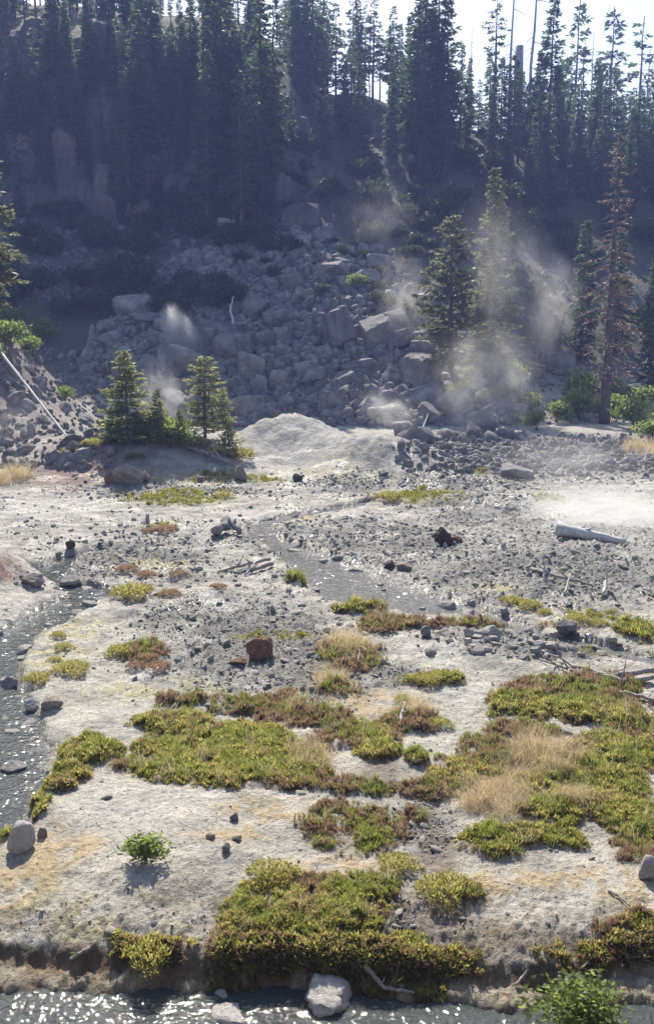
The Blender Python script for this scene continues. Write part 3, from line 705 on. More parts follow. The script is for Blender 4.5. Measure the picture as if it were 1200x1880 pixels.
SH = {'green': [lib('heath_sprig', sprig_mesh('heath_sprig', 600+k, M['heath'])) for k in range(7)]+[lib('heath_sprig', sprig_mesh('heath_sprig', 640+k, M['sedge'], .11, .04, 20, .005)) for k in range(2)],
      'red': [lib('russet_sprig', sprig_mesh('russet_sprig', 620+k, M['redheath'], .10, .045, 24, .0055, (.5,.45,.45))) for k in range(6)],
      'straw': [lib('straw_tuft', grass_mesh('straw_tuft', 650+k, M['straw'])) for k in range(5)],
      'low': [lib('sedge_sprig', sprig_mesh('sedge_sprig', 660+k, M['sedge'], .07, .05, 18, .006, (.8,.6,.3), (1.2,1.1,.8))) for k in range(4)]}
SH['greenmix'] = SH['green']+SH['red']; SH['redmix'] = SH['greenmix']
NG, NR = len(SH['green']), len(SH['red'])
def pick(P, red):
    v = fbm(P[:,0]*1.3, P[:,1]*1.3, 3, 181)+rng.normal(0,.16,len(P)); n_ = len(P)
    i = rng.integers(0, NG-2, n_); i = np.where(v < -.12, rng.integers(NG-2, NG, n_), i); r_ = rng.integers(NG, NG+NR, n_)
    return np.where(v > (-.12 if red else .26), r_, i)
def mat_points(kind, dens, smin=1.0, thr=.35):
    P = []
    for cx, cy, rx, ry in BL[kind]:
        s = np.clip(cy/11.5, .8, 2.6)*smin; nn = int(4*rx*ry*1.9*dens/s**2)
        a = rng.uniform(cx-rx*1.35, cx+rx*1.35, nn); b = rng.uniform(cy-ry*1.35, cy+ry*1.35, nn)
        P.append(np.stack([a, b, np.full(nn, s)], 1))
    P = np.concatenate(P); wq = warps(P[:,0], P[:,1]); mm = mask(kind, P[:,0], P[:,1], wq, 1.2, .6)
    gap = sstep(.04, .34, fbm(P[:,0]*2.7+4, P[:,1]*2.7, 3, 191)+.12*rng.normal(size=len(P)))
    ok_ = mm*(1-.97*gap) > .12+.75*rng.random(len(P)); P[:,2] *= .55+.45*mm; P = P[ok_]
    z_, f_ = ground(P[:,0], P[:,1], True); k = (f_['wet'] < .95)&(P[:,1] > 7.9)
    return P[k], z_[k], {a: b[k] for a, b in f_.items()}
def mats(name, kind, dens, shapes, label, seed, hs=1.0, sub=None, smin=1.0):
    P, Z, f_ = mat_points(kind, dens, smin)
    if sub is not None:
        k = sub(P, f_); P, Z = P[k], Z[k]; f_ = {a: b[k] for a, b in f_.items()}
    n = len(P); s = P[:,2]*rng.uniform(.7, 1.35, n); clump = 1+1.5*fbm(P[:,0]*5.5, P[:,1]*5.5, 2, 150+seed)
    h = s*hs*np.clip(clump, .35, 2.1)
    scatter(name, np.stack([P[:,0], P[:,1], Z-.015], 1), np.stack([rng.normal(0,.25,n), rng.normal(0,.25,n), rng.uniform(0,6.28,n)], 1), np.stack([s, s, h], 1), shapes, label, seed, pick(P, kind == 'red') if shapes is SH['greenmix'] else None)
edge = lambda P, f_: rng.random(len(P)) > sstep(.05, .35, fbm(P[:,0]*3.2, P[:,1]*3.2, 3, 170))*.7
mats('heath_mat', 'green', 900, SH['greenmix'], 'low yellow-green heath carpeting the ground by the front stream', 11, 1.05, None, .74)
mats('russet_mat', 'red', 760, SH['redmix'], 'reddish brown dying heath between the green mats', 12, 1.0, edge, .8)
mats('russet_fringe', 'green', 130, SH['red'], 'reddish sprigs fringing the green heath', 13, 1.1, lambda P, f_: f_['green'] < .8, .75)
mats('straw_grass', 'blond', 125, SH['straw'], 'long blond dry grass bent by wind over the heath', 14, 1.0, None, 1.0)
SH['tuft'] = [lib('sedge_tuft', grass_mesh('sedge_tuft', 670+k, M['sedge'], .15, 22, .7, .003, .07, (.1,-.05))) for k in range(4)]+[lib('sedge_tuft', grass_mesh('sedge_tuft', 680, M['straw'], .2, 22, .8, .002, .06))]
mats('sedge_tufts', 'green', 45, SH['tuft'], 'grassy green tufts standing in the heath mats', 18, 1.0)
mats('russet_stems', 'red', 40, SH['tuft'][2:], 'thin green and straw stems in the russet heath', 19, 1.0)
mats('sedge_film', 'low', 260, SH['low'], 'thin yellow-green sedge on the flat', 15, .8, edge, .8)
# plants hanging over the front bank
nb = 1900; bxs = np.concatenate([rng.uniform(-1.05, 1.05, nb), rng.normal(2.9, .35, 350), rng.normal(-1.8, .16, 260), rng.normal(1.05,.2,300)]); bys = bank_y(bxs)+rng.uniform(-.12, .12, len(bxs))+.05
bz = ground(bxs, bys); nn = len(bxs)
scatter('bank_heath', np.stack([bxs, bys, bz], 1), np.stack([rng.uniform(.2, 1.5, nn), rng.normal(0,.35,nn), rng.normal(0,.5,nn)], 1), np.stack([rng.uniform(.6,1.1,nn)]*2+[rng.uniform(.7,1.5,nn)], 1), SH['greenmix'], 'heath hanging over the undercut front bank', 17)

def clump_mesh(name, seed, mat, n=420, h=.32, r=.5, leaf=.07, wid=.012, low=(.5,.4,.35)):
    """a dome of sprigs, unit radius"""
    q = np.random.default_rng(seed); az = q.uniform(0, 6.28, n); rr = np.sqrt(q.random(n))*(1+.25*np.sin(az*3+seed)); 
    dome = np.sqrt(np.clip(1-(rr/1.25)**2, 0, 1)); zz = dome*h*q.uniform(.35, 1, n)
    b = np.stack([np.cos(az)*rr*r, np.sin(az)*rr*r, zz-.03], 1)
    k = 5; b = np.repeat(b, k, 0)+q.normal(0, .02, (n*k, 3)); a2 = q.uniform(0, 6.28, n*k)
    t = b+np.stack([np.cos(a2)*leaf*.6, np.sin(a2)*leaf*.6, leaf*q.uniform(.3, 1.3, n*k)], 1)
    t[:, :2] += b[:, :2]*leaf*.9/r*.6
    V, F = diamonds(b, t, wid*q.uniform(.6,1.3,n*k))
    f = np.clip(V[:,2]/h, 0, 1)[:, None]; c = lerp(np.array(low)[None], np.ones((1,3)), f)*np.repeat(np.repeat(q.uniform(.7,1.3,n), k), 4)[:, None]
    return mesh_np(name, V, F, c, False, (mat,))
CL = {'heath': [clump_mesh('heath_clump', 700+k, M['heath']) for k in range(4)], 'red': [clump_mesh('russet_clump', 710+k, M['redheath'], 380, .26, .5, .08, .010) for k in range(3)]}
def clump(kind, px, py, wpx, label, group=None, hs=1.0):
    X, Y, Z = place(px, py); s = wpx/depth_px(X, Y, Z)
    o = link('heath_clump' if kind == 'heath' else 'russet_clump', random.choice(CL[kind])); o.location = (X, Y+s*.2, gz(X, Y+s*.2)); o.scale = (s, s*.9, s*hs); o.rotation_euler = (0,0,random.uniform(0,6.3))
    tag(o, label, 'shrublet', group)
clump('heath', 502, 1625, 92, 'round green heath clump beside the ochre-stained crust')
clump('heath', 730, 1605, 76, 'round heath clump at the foot of the grey sand patch')
clump('heath', 818, 1658, 100, 'heath clump with russet side standing on bare brown soil', hs=1.2)
clump('heath', 268, 1800, 96, 'green clump hanging down the bank to the front stream', hs=1.3)
clump('heath', 240, 1098, 76, 'wide green clump on the pale flat above the left stream bend')
clump('heath', 130, 1240, 66, 'dull green clump on yellowish crust by the left stream')
clump('heath', 64, 1255, 50, 'dark green clump at the left stream edge')
clump('heath', 218, 1205, 56, 'bright green clump joined to a russet patch on white crust')
for a in [(1060,1145,46),(972,1120,46),(1100,1148,36),(940,1110,40),(1000,1130,30)]: clump('heath', *a, 'small heath clump by the narrow right-hand stream', 'heath clumps by the narrow stream')
for a in [(115,1196,34),(105,1172,30),(100,1215,26)]: clump('heath', *a, 'little olive clump on the yellowish left bank', 'olive clumps on the left bank')
for a in [(808,1338,46),(790,1262,50),(815,1248,40),(740,1290,34),(700,1345,40)]: clump('heath', *a, 'green tuft on the pale sand below the silica flat', 'green tufts on pale sand')
for a in [(290,1230,46),(268,1215,40),(250,1228,36)]: clump('red', *a, 'russet clump beside the bright green clump on white crust', 'russet clumps on white crust')
for a in [(300,978,46),(272,978,26)]: clump('red', *a, 'brownish green clump next to an upright stub on the flat', 'brownish clumps on the flat')
for a in [(232,1050,40),(325,1060,34),(400,1082,30),(310,1095,40),(265,1060,36)]: clump('red', *a, 'small russet tuft on stony flat above the grey gravel', 'russet tufts on the stony flat')
clump('heath', 714, 922, 48, 'dark round heath clump on yellow-green flat by the stream head')
for a in [(172,826,46),(130,838,40),(248,846,34),(300,800,40)]: clump('heath', *a, 'low green bush on the red-stained mound', 'bushes on the red-stained mound')
for a in [(440,846,60),(400,842,50),(360,830,54),(320,822,60),(285,815,60)]: clump('heath', *a, 'low green mat draped along the tree mound crest', 'mats on the mound crest', 1.1)

# ------------------------------------------------------------------ shrubs
def shrub(name, seed, h, r, leaf, mat, n=1500, stems=9, stemmat=None, lobes=5):
    q = np.random.default_rng(seed); root = empty(name); B = Buf(); lob = []
    for k in range(lobes):
        az = q.uniform(0, 6.28); d = r*.55*q.random()**.6; lob.append((np.cos(az)*d, np.sin(az)*d, h*q.uniform(.45, .78), r*q.uniform(.38,.58), h*q.uniform(.22,.36)))
    bs = []
    for k in range(n):
        l = lob[q.integers(lobes)]; v = q.normal(size=3); v /= np.linalg.norm(v); v *= q.random()**.33*(1+.2*q.normal())
        bs.append((l[0]+v[0]*l[3], l[1]+v[1]*l[3], max(.04, l[2]+v[2]*l[4])))
    b = np.array(bs); t = b+q.normal(0, 1, (n, 3))*np.array([.6,.6,.5])*leaf+np.array([0,0,.4*leaf])
    V, F = diamonds(b, t, leaf*.3*q.uniform(.7,1.3,n)); c = np.repeat(q.uniform(.65,1.35,n), 4)[:, None]*np.array([1,1,1])
    link('foliage', mesh_np('foliage', V, F, c, False, (mat,)), root)
    for k in range(stems):
        l = lob[k % lobes]; s = np.linspace(0, 1, 5)[:, None]
        e = np.array([l[0]+q.normal(0,.1)*r, l[1]+q.normal(0,.1)*r, l[2]+l[4]*.7]); p0 = np.array([q.normal(0,.05)*r, q.normal(0,.05)*r, -.05*h])
        tube(B, p0+(e-p0)*s+np.array([0,0,.1*h])*np.sin(s*3.14), np.linspace(.018, .005, 5)*h, 4)
    link('stems', B.mesh('stems', stemmat or M['bark']), root)
    return root
def put(root, X, Y, sc=(1,1,1), rz=0, sink=.03, Z=None):
    root.location = (X, Y, (gz(X, Y) if Z is None else Z)-sink); root.scale = sc; root.rotation_euler = (0,0,rz); return root
o = shrub('willow_shrub', 801, .95, .52, .06, M['shrub'], 2600, 12); put(o, 2.25, 7.92, (1.1,1,.66), 0, 0); tag(o, 'bright leafy green willow bush at front stream edge', 'bush')
# bare twigs beside the willow
B = Buf(); q = np.random.default_rng(5)
for k in range(7):
    p0 = np.array([q.normal(0,.05), q.normal(0,.04), -.05]); e = p0+np.array([q.normal(.05,.12), q.normal(0,.08), q.uniform(.25,.45)]); s = np.linspace(0,1,4)[:, None]
    tube(B, p0+(e-p0)*s, np.linspace(.005,.002,4), 4)
o = link('bare_twig', B.mesh('bare_twig', M['greywood'])); o.location = (2.95, 7.98, gz(2.95, 7.98)); tag(o, 'bare grey twigs sticking up right of the willow bush', 'twigs')
X, Y, Z = place(265, 1592); o = shrub('young_shrub', 802, .26, .27, .045, M['shrub'], 700, 10); put(o, X, Y+.08, (1.45,1.0,1.15), 0, .01); tag(o, 'small bright green shrublet alone on the white crust', 'shrublet')
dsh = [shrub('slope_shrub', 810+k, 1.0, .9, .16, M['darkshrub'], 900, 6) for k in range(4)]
use = {id(o): 0 for o in dsh}
def slope_shrub(px, py, wpx, label, group, mat=None):
    X, Y, Z = place(px, py, 30); s = wpx/depth_px(X, Y, Z)/1.7; src = random.choice(dsh)
    if use[id(src)] == 0: o = src
    else: o = copy_tree(src)
    use[id(src)] += 1
    put(o, X, Y, (s, s, s*random.uniform(.8,1.2)), random.uniform(0,6.3), .1*s); tag(o, label, 'bush', group)
gl = ('dark low bush on the shaded slope under the cliff', 'bushes under the cliff')
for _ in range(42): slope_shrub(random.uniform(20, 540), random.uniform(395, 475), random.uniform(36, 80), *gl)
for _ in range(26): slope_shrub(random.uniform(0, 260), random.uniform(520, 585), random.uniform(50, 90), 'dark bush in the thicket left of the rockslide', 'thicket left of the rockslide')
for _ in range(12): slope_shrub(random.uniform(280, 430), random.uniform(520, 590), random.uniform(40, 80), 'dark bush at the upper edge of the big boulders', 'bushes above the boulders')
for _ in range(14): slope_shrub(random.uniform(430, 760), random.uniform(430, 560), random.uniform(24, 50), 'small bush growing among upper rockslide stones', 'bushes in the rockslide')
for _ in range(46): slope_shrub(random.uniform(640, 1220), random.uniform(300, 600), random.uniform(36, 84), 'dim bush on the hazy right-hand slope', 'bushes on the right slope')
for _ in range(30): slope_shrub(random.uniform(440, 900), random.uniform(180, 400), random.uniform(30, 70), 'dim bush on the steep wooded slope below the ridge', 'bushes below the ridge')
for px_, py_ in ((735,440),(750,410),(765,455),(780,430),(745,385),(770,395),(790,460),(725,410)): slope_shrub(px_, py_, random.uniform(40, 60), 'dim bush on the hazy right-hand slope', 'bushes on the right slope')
gsh = [shrub('green_bush', 830+k, 1.0, .9, .12, M['shrub'], 1300, 7) for k in range(3)]
for o in gsh: use[id(o)] = 0
def green_bush(px, py, wpx, label, group=None):
    X, Y, Z = place(px, py, 30); s = wpx/depth_px(X, Y, Z)/1.7; src = random.choice(gsh)
    o = src if use[id(src)] == 0 else copy_tree(src); use[id(src)] += 1
    put(o, X, Y, (s, s, s*1.05), random.uniform(0,6.3), .08*s); tag(o, label, 'bush', group)
for px, py, wpx in [(1060,770,90),(1130,775,80),(1070,735,90),(1165,790,90),(1185,760,80),(1120,740,70),(1020,775,60),(1195,810,70)]: green_bush(px, py, wpx, 'sunlit green bush around the foot of the dead brown fir', 'green bushes round the dead fir')
for px, py, wpx in [(800,740,54),(850,735,60),(870,700,50)]: green_bush(px, py, wpx, 'yellow-green bush at the foot of the curved pine', 'bushes at the curved pine')
for px, py, wpx in [(930,735,70),(975,755,60),(945,700,60),(900,745,50),(985,790,60)]: green_bush(px, py, wpx, 'olive bush half veiled by the right-hand steam', 'bushes in the steam')
for px, py, wpx in [(20,640,80),(80,630,70),(-10,670,70),(60,655,60),(120,735,40),(20,610,70)]: green_bush(px, py, wpx, 'sunlit green bush on the left knoll', 'bushes on the left knoll')
for px, py, wpx in [(225,815,70),(265,818,70),(310,822,80),(350,828,60),(285,800,70),(215,800,50),(330,806,60)]: green_bush(px, py, wpx, 'dense green undergrowth round the young pines', 'undergrowth of the young pines')
green_bush(655, 535, 50, 'lone yellow-green bush high in the rockslide')

# ------------------------------------------------------------------ trees
def conifer(name, seed, H, R0, cs, gap, spray, mat, droop=.35, nb=5, skip=.1, step=.17, fill=1.0, curve=0, pow_=.8, bark=None, bare=0, tr=.0135, sidew=.30, rag=.5):
    q = np.random.default_rng(seed); root = empty(name); W = Buf(); L_b = []; L_t = []; L_w = []; L_c = []
    zt = np.linspace(-.02*H, H, 12); wob = np.stack([curve*np.exp(-zt/H*9)*np.cos(zt)+q.normal(0,.004,12)*H*.4, q.normal(0,.004,12)*H*.4, zt], 1); wob[0,:2] = wob[1,:2]
    tube(W, wob, np.maximum(H*tr*(1-zt/H)**.85, .012*H*.15), 8, None, .05, seed)
    def at(z): return np.array([np.interp(z, zt, wob[:,k]) for k in range(3)])
    z = cs*H
    while z < H*.985:
        f = (z-cs*H)/(H*(1-cs)); env = R0*((1-f)**pow_)*(.55+.45*min(1, f*5+.2))
        for k in range(nb):
            if q.random() < skip: continue
            L = env*(1-rag+rag*1.3*q.random())+.04*R0; az = q.uniform(0, 6.28); d = np.array([np.cos(az), np.sin(az), 0]); pr = np.array([-d[1], d[0], 0]); p0 = at(z+q.uniform(-.5,.5)*gap)
            s = np.linspace(0, 1, 5); rise = .25*(f-.25); P = p0+d*L*s[:, None]; P[:,2] += L*(rise*s-droop*(1-f*.6)*s**2+.12*s**4)
            tube(W, P, np.linspace(.010, .003, 5)*H*.16*(1-.5*f)+.004, 4)
            if q.random() < bare: continue
            ns = max(2, int(L/step*fill)); u = q.uniform(.12, 1.0, ns*4); sg = q.choice((-1., 1.), ns*4)
            bp = np.stack([np.interp(u, s, P[:,c]) for c in range(3)], 1)
            sl = sidew*L*(1-.75*u)*q.random(ns*4)
            bp = bp+pr*(sg*sl)[:, None]; bp[:,2] -= .15*sl
            dirs = d[None]*q.uniform(.3,1,(ns*4,1))+pr[None]*(sg*q.uniform(.1,.9,ns*4))[:, None]+np.array([0,0,1])[None]*q.normal(-.12,.30,(ns*4,1))
            dirs /= np.linalg.norm(dirs, axis=1)[:, None]
            L_b.append(bp); L_t.append(bp+dirs*(spray*q.uniform(.6,1.35,ns*4))[:, None]); L_w.append(spray*.17*q.uniform(.7,1.4,ns*4)); L_c.append(np.repeat(q.uniform(.7,1.3), ns*4)*q.uniform(.8,1.2,ns*4))
        z += gap*q.uniform(.7,1.3)
    # leader
    link('trunk', W.mesh('trunk', bark or M['bark']), root)
    if L_b:
        V, F = diamonds(np.concatenate(L_b), np.concatenate(L_t), np.concatenate(L_w)); c = np.repeat(np.concatenate(L_c), 4)[:, None]*np.ones(3)
        link('crown', mesh_np('crown', V, F, c, False, (mat,)), root)
    return root
def snag(name, seed, H, mat, r=.012, broken=False, nbr=10, lean=0):
    q = np.random.default_rng(seed); root = empty(name); W = Buf(); zt = np.linspace(-.02*H, H, 9)
    wob = np.stack([lean*zt+q.normal(0,.003,9)*H, q.normal(0,.003,9)*H, zt], 1)
    tube(W, wob, H*r*(1-(.35 if broken else .85)*np.clip(zt/H,0,1)), 8, None, .08, seed); link('trunk', W.mesh('trunk', mat), root)
    if nbr:
        for k in range(nbr):
            B = Buf()
            z = H*q.uniform(.35,.95); az = q.uniform(0,6.28); L = H*.07*q.uniform(.3,1.2); s = np.linspace(0,1,4)[:, None]; d = np.array([np.cos(az), np.sin(az), q.uniform(-.4,.2)])
            tube(B, np.array([lean*z,0,z])+d*L*s-np.array([0,0,.25*L])*s*s, np.linspace(.012,.003,4)*H*.14+.004, 4); link('branch', B.mesh('branch', mat), root)
    return root
PR = {}
def proto(key, fn): PR[key] = [fn, 0, None]
proto('fir_a', lambda: conifer('fir_tree', 901, 16, 2.3, .10, .34, .42, M['fir'], .35, 6, .08))
proto('fir_b', lambda: conifer('fir_tree', 902, 16, 1.9, .04, .32, .42, M['fir'], .45, 6, .10))
proto('fir_c', lambda: conifer('fir_tree', 903, 16, 2.4, .28, .46, .42, M['fir'], .30, 5, .22, rag=.65))
proto('fir_d', lambda: conifer('fir_tree', 904, 16, 2.1, .42, .60, .40, M['fir'], .40, 4, .25, rag=.75))
proto('fir_e', lambda: conifer('fir_tree', 905, 16, 1.6, .18, .36, .40, M['fir'], .5, 5, .12))
proto('pine_s', lambda: conifer('pine_tree', 906, 4, 1.1, .03, .10, .16, M['young'], .0, 6, .14, .07, pow_=.75, rag=.75))
proto('pine_t', lambda: conifer('pine_tree', 907, 4, .85, .10, .11, .15, M['young'], .0, 5, .16, .07, pow_=.6, rag=.8))
proto('pine_u', lambda: conifer('pine_tree', 908, 9, 2.0, .22, .28, .30, M['pine'], .1, 6, .10, .13, curve=.7, pow_=.6, rag=.55, tr=.017))
proto('pine_v', lambda: conifer('pine_tree', 909, 12, 1.9, .12, .26, .30, M['pine'], .3, 6, .08, .14, pow_=.75))
proto('pine_w', lambda: conifer('pine_tree', 910, 10, 1.6, .05, .24, .26, M['young'], .3, 6, .06, .12, pow_=.7))
proto('pine_x', lambda: conifer('pine_tree', 912, 12.5, 1.35, .50, .26, .26, M['pine'], .25, 7, .06, .10, pow_=.6, rag=.55))
proto('dead', lambda: conifer('dead_fir', 911, 18, 2.1, .16, .36, .26, M['dead'], .62, 5, .10, .22, pow_=.7, bark=M['bark'], bare=.42, rag=.75, tr=.018))
proto('snag_a', lambda: snag('snag_tree', 921, 16, M['snag'], .012, False, 14))
proto('snag_b', lambda: snag('snag_tree', 922, 9, M['greywood'], .034, True, 2))
proto('snag_c', lambda: snag('snag_tree', 923, 16, M['greywood'], .010, False, 20))
H0 = dict(fir_a=16, fir_b=16, fir_c=16, fir_d=16, fir_e=16, pine_s=4, pine_t=4, pine_u=9, pine_v=12, pine_w=10, pine_x=12.5, dead=18, snag_a=16, snag_b=9, snag_c=16)
def tree(key, px, base, top, label, group=None, wide=1.0, rz=None, XY=None, tilt=None, H=None):
    X, Y, Z = place(px, base, 30) if XY is None else (*XY, gz(*XY))
    if H is None: H = CAMH+ray(px, top)[2]*Y-Z
    p = PR[key]; tilt = random.uniform(-.03,.03) if tilt is None else tilt
    if p[2] is None: p[2] = p[0](); o = p[2]
    else: o = copy_tree(p[2])
    s = H/H0[key]; o.location = (X, Y, Z-.05); o.scale = (s*wide, s*wide, s); o.rotation_euler = (0, tilt, random.uniform(0,6.3) if rz is None else rz)
    tag(o, label, 'tree', group); return o
# named trees
tree('dead', 1108, 778, 238, 'dead brown fir with drooping bare lower branches above green bushes', wide=1.1)
tree('pine_u', 828, 735, 385, 'grey-green pine with a curved trunk base at the rockslide edge', rz=0)
tree('pine_v', 905, 690, 305, 'hazy grey-green conifer behind the right-hand steam')
tree('pine_v', 875, 690, 520, 'short hazy conifer between the curved pine and tall steam-veiled one')
tree('pine_s', 238, 815, 640, 'taller bushy young pine on the tree mound', wide=1.35)
tree('pine_t', 376, 805, 648, 'slim young pine on the right part of the tree mound', wide=1.6)
tree('pine_t', 424, 838, 705, 'small leaning young pine at the right end of the mound', tilt=.22)
tree('pine_s', 292, 812, 712, 'low bushy young pine between the two taller ones', wide=1.1)
tree('pine_s', 205, 812, 745, 'lowest bushy young pine at the left edge of mound', wide=1.2)
tree('pine_s', 330, 815, 750, 'low wide young pine beside the slim one', wide=1.3)
tree('pine_x', -24, 0, 0, 'tall pale green conifer at the left edge of the valley', XY=(-13.8, 41), H=12.8, wide=1.15)
tree('pine_w', 70, 625, 535, 'small conifer on the left knoll top', wide=1.1)
tree('fir_b', 1190, 720, 470, 'dark fir beyond the dead brown fir', wide=1.1)
tree('fir_b', 1065, 660, 400, 'dark fir close behind the dead brown fir on its left', wide=1.2)
tree('fir_a', 1130, 650, 420, 'dark broad fir close behind the dead brown fir on its right', wide=1.2)
tree('fir_d', 988, 415, 318, 'small slender tree with bare lower trunk on right slope', wide=1.1)
tree('pine_w', 800, 300, 232, 'lone pale young fir on dim slope')
tree('snag_a', 932, 255, -60, 'tall pale bare snag on the ridge', wide=1.0)
tree('snag_a', 966, 245, -90, 'pale leaning snag with thin curved twigs on ridge', tilt=-.05)
tree('snag_b', 951, 232, 82, 'thick broken dark snag between the two pale snags')
tree('fir_d', 905, 262, -25, 'tall fir with layered branches and long bare trunk on the ridge', wide=1.1)
tree('fir_c', 1112, 265, 10, 'open-branched fir with flat layers against bright sky', wide=1.1)
tree('fir_c', 1045, 250, 5, 'open fir leaning slightly against bright sky', tilt=-.06)
tree('fir_d', 1168, 270, 30, 'ragged thin-crowned fir against bright sky', wide=1.2)
tree('snag_c', 1190, 300, 92, 'dark thin snag right of the ragged fir')
tree('fir_a', 1002, 290, -15, 'dense tall fir right of the pale leaning snag')
tree('snag_c', 845, 240, 70, 'dark stub-branched snag left of the tall layered fir')
tree('snag_c', 862, 250, 50, 'thin dark snag beside the tall layered fir')
tree('snag_a', 578, 140, -60, 'bare grey trunk leaning on the sunny ridge', tilt=.06)
for a in [('fir_b',480,400,-40, 'dense columnar fir at the right end of the shaded cliff'),('fir_a',415,330,-60, 'broad tall fir on the cliff ledge left of the columnar fir'),('fir_b',380,430,40, 'narrow fir rooted at cliff foot below the broad ledge fir'),('fir_e',505,330,-30, 'slim fir hugging the right side of the columnar fir'),('fir_e',445,440,110, 'shorter slim fir at cliff foot under the columnar fir'),('fir_a',262,380,10, 'tall fir standing apart before the middle of the cliff'),('fir_e',240,420,110, 'shorter fir left of the one standing apart before the cliff')]:
    tree(*a[:4], a[4], wide=1.0)
for a in [('fir_a',770,300,-110),('fir_b',800,300,-60),('fir_a',820,310,-20),('fir_e',750,280,20)]:
    tree(*a, 'dense tall fir in the dark clump on the ridge', 'dense fir clump on the ridge', wide=1.05)
gl = 'dark fir in the forest along the cliff top'
for k in range(46):
    px = random.uniform(-60, 520); tree(random.choice(('fir_a','fir_b','fir_e','fir_c')), px, random.uniform(20, 90) if px > 250 else random.uniform(-30, 60), 0, gl, 'cliff-top forest', H=random.uniform(5.5, 9)*(.6 if 270 < px < 360 else 1))
for k in range(44):
    px = random.uniform(-60, 540); X = (px-600)/FPX*95; Y = random.uniform(96, 124)
    tree(random.choice(('fir_a','fir_b','fir_e','fir_c')), px, 0, 0, gl, 'cliff-top forest', XY=((px-600)/FPX*Y, Y), H=random.uniform(5.5, 8.5)*(.6 if 270 < px < 360 else 1))
for k in range(44):
    px = random.uniform(525, 790); Y = random.uniform(100, 130)
    tree(random.choice(('fir_b','fir_e','fir_d','fir_c','fir_a')), px, 0, 0, 'fir in the ridge-top forest left of the dense clump', 'ridge forest left of the dense clump', XY=((px-600)/FPX*Y, Y), H=random.uniform(5.5, 14), wide=random.uniform(.8,1.1))
for k in range(56):
    px = random.uniform(800, 1260); Y = random.uniform(96, 126)
    tree(random.choice(('fir_a','fir_b','fir_e','fir_b','fir_c')), px, 0, 0, 'dark fir in the lower forest below the bright sky', 'ridge forest below the bright sky', XY=((px-600)/FPX*Y, Y), H=random.uniform(5, 11), wide=random.uniform(.85,1.2))
for k in range(24):
    px = random.uniform(960, 1240); tree(random.choice(('fir_a','fir_b','fir_e')), px, random.uniform(300, 420), 0, 'dark fir on the right-hand slope below the ridge', 'firs on the right slope', H=random.uniform(5, 10), wide=1.1)
for k in range(20):
    px = random.uniform(560, 860); tree(random.choice(('fir_b','fir_e')), px, random.uniform(210, 330), 0, 'dim fir on the steep slope in the middle', 'firs on the middle slope', H=random.uniform(4, 9))
for k in range(46):
    px = random.uniform(-50, 540); tree(random.choice(('fir_a','fir_b','fir_e','fir_c')), px, random.uniform(130, 330), 0, 'dark fir rooted on a ledge of the shaded cliff', 'firs on the cliff ledges', H=random.uniform(5, 10), wide=random.uniform(.9,1.25), tilt=random.uniform(-.04,.04))
for k in range(16):
    px = random.uniform(-40, 430); tree(random.choice(('fir_e','fir_b')), px, random.uniform(300, 430), 0, 'dim small fir clinging to the cliff foot', 'small firs at the cliff foot', H=random.uniform(3, 8))
for k in range(10):
    px = random.uniform(530, 1240); Y = random.uniform(104, 122); tree('snag_c', px, 0, 0, 'thin bare trunk standing in the ridge forest', 'bare trunks in the ridge forest', XY=((px-600)/FPX*Y, Y), H=random.uniform(7, 13))

# ------------------------------------------------------------------ dead wood
def stick(name, pts, r0, r1, mat, label, twigs=0, n=6, group=None, cat='branch', seed=0, absolute=False):
    """pts: photo x, photo y of the ground below, height above it"""
    P = []
    for a in pts:
        if absolute: P.append(a)
        else:
            X, Y, Z = place(a[0], a[1]); P.append((X, Y, Z+a[2]+r0*.3))
    P = np.array(P, float); t = np.linspace(0, len(P)-1, len(P)*4); Q = np.stack([np.interp(t, np.arange(len(P)), P[:,k]) for k in range(3)], 1)
    q = np.random.default_rng(seed+int(P[0][0]*100) % 9999); Q[1:-1] += q.normal(0, r0*(.04 if cat == 'log' else .25), Q[1:-1].shape)
    o0 = Q[0].copy(); B = Buf(); tube(B, Q-o0, np.linspace(r0, r1, len(Q)), n, None, .1, seed)
    root = link(name, B.mesh(name, mat)); root.location = o0
    if twigs:
        for k in range(twigs):
            i = q.integers(2, len(Q)-1); d = q.normal(size=3); d[2] = abs(d[2])*.8; d /= np.linalg.norm(d); L = np.linalg.norm(Q[-1]-Q[0])*q.uniform(.12,.3); s = np.linspace(0,1,4)[:, None]
            T = Buf(); tube(T, Q[i]-o0+d*L*s+np.array([0,0,.15*L])*s*s, np.linspace(r1*1.2+.003, .003, 4), 4); link('twig', T.mesh('twig', mat), root)
    return tag(root, label, cat, group)
pA, pB = place(-6, 652), place(131, 816)
stick('fallen_log', [(pA[0]+(pB[0]-pA[0])*f, pA[1]+(pB[1]-pA[1])*f, max(pA[2]+.4+(pB[2]-pA[2]-.3)*f, gz(pA[0]+(pB[0]-pA[0])*f, pA[1]+(pB[1]-pA[1])*f)+.08)) for f in np.linspace(0,1,5)], .07, .04, M['bleach'], 'long thin bleached log lying down the left knoll', 0, 8, cat='log', absolute=True)
stick('fallen_log', [(1022,985,.16),(1148,1000,.0)], .21, .07, M['bleach'], 'short thick bleached log lying in the ground steam', 3, 8, cat='log')
stick('fallen_log', [(330,818,.1),(420,858,.15)], .10, .06, M['greywood'], 'grey log on the right slope of the tree mound', 2, 6, cat='log')
stick('dead_branch', [(1215,1236,.06),(1130,1248,.06),(1060,1240,.05),(990,1215,.03)], .055, .015, M['greywood'], 'long forked grey branch reaching from the cobble heap', 4)
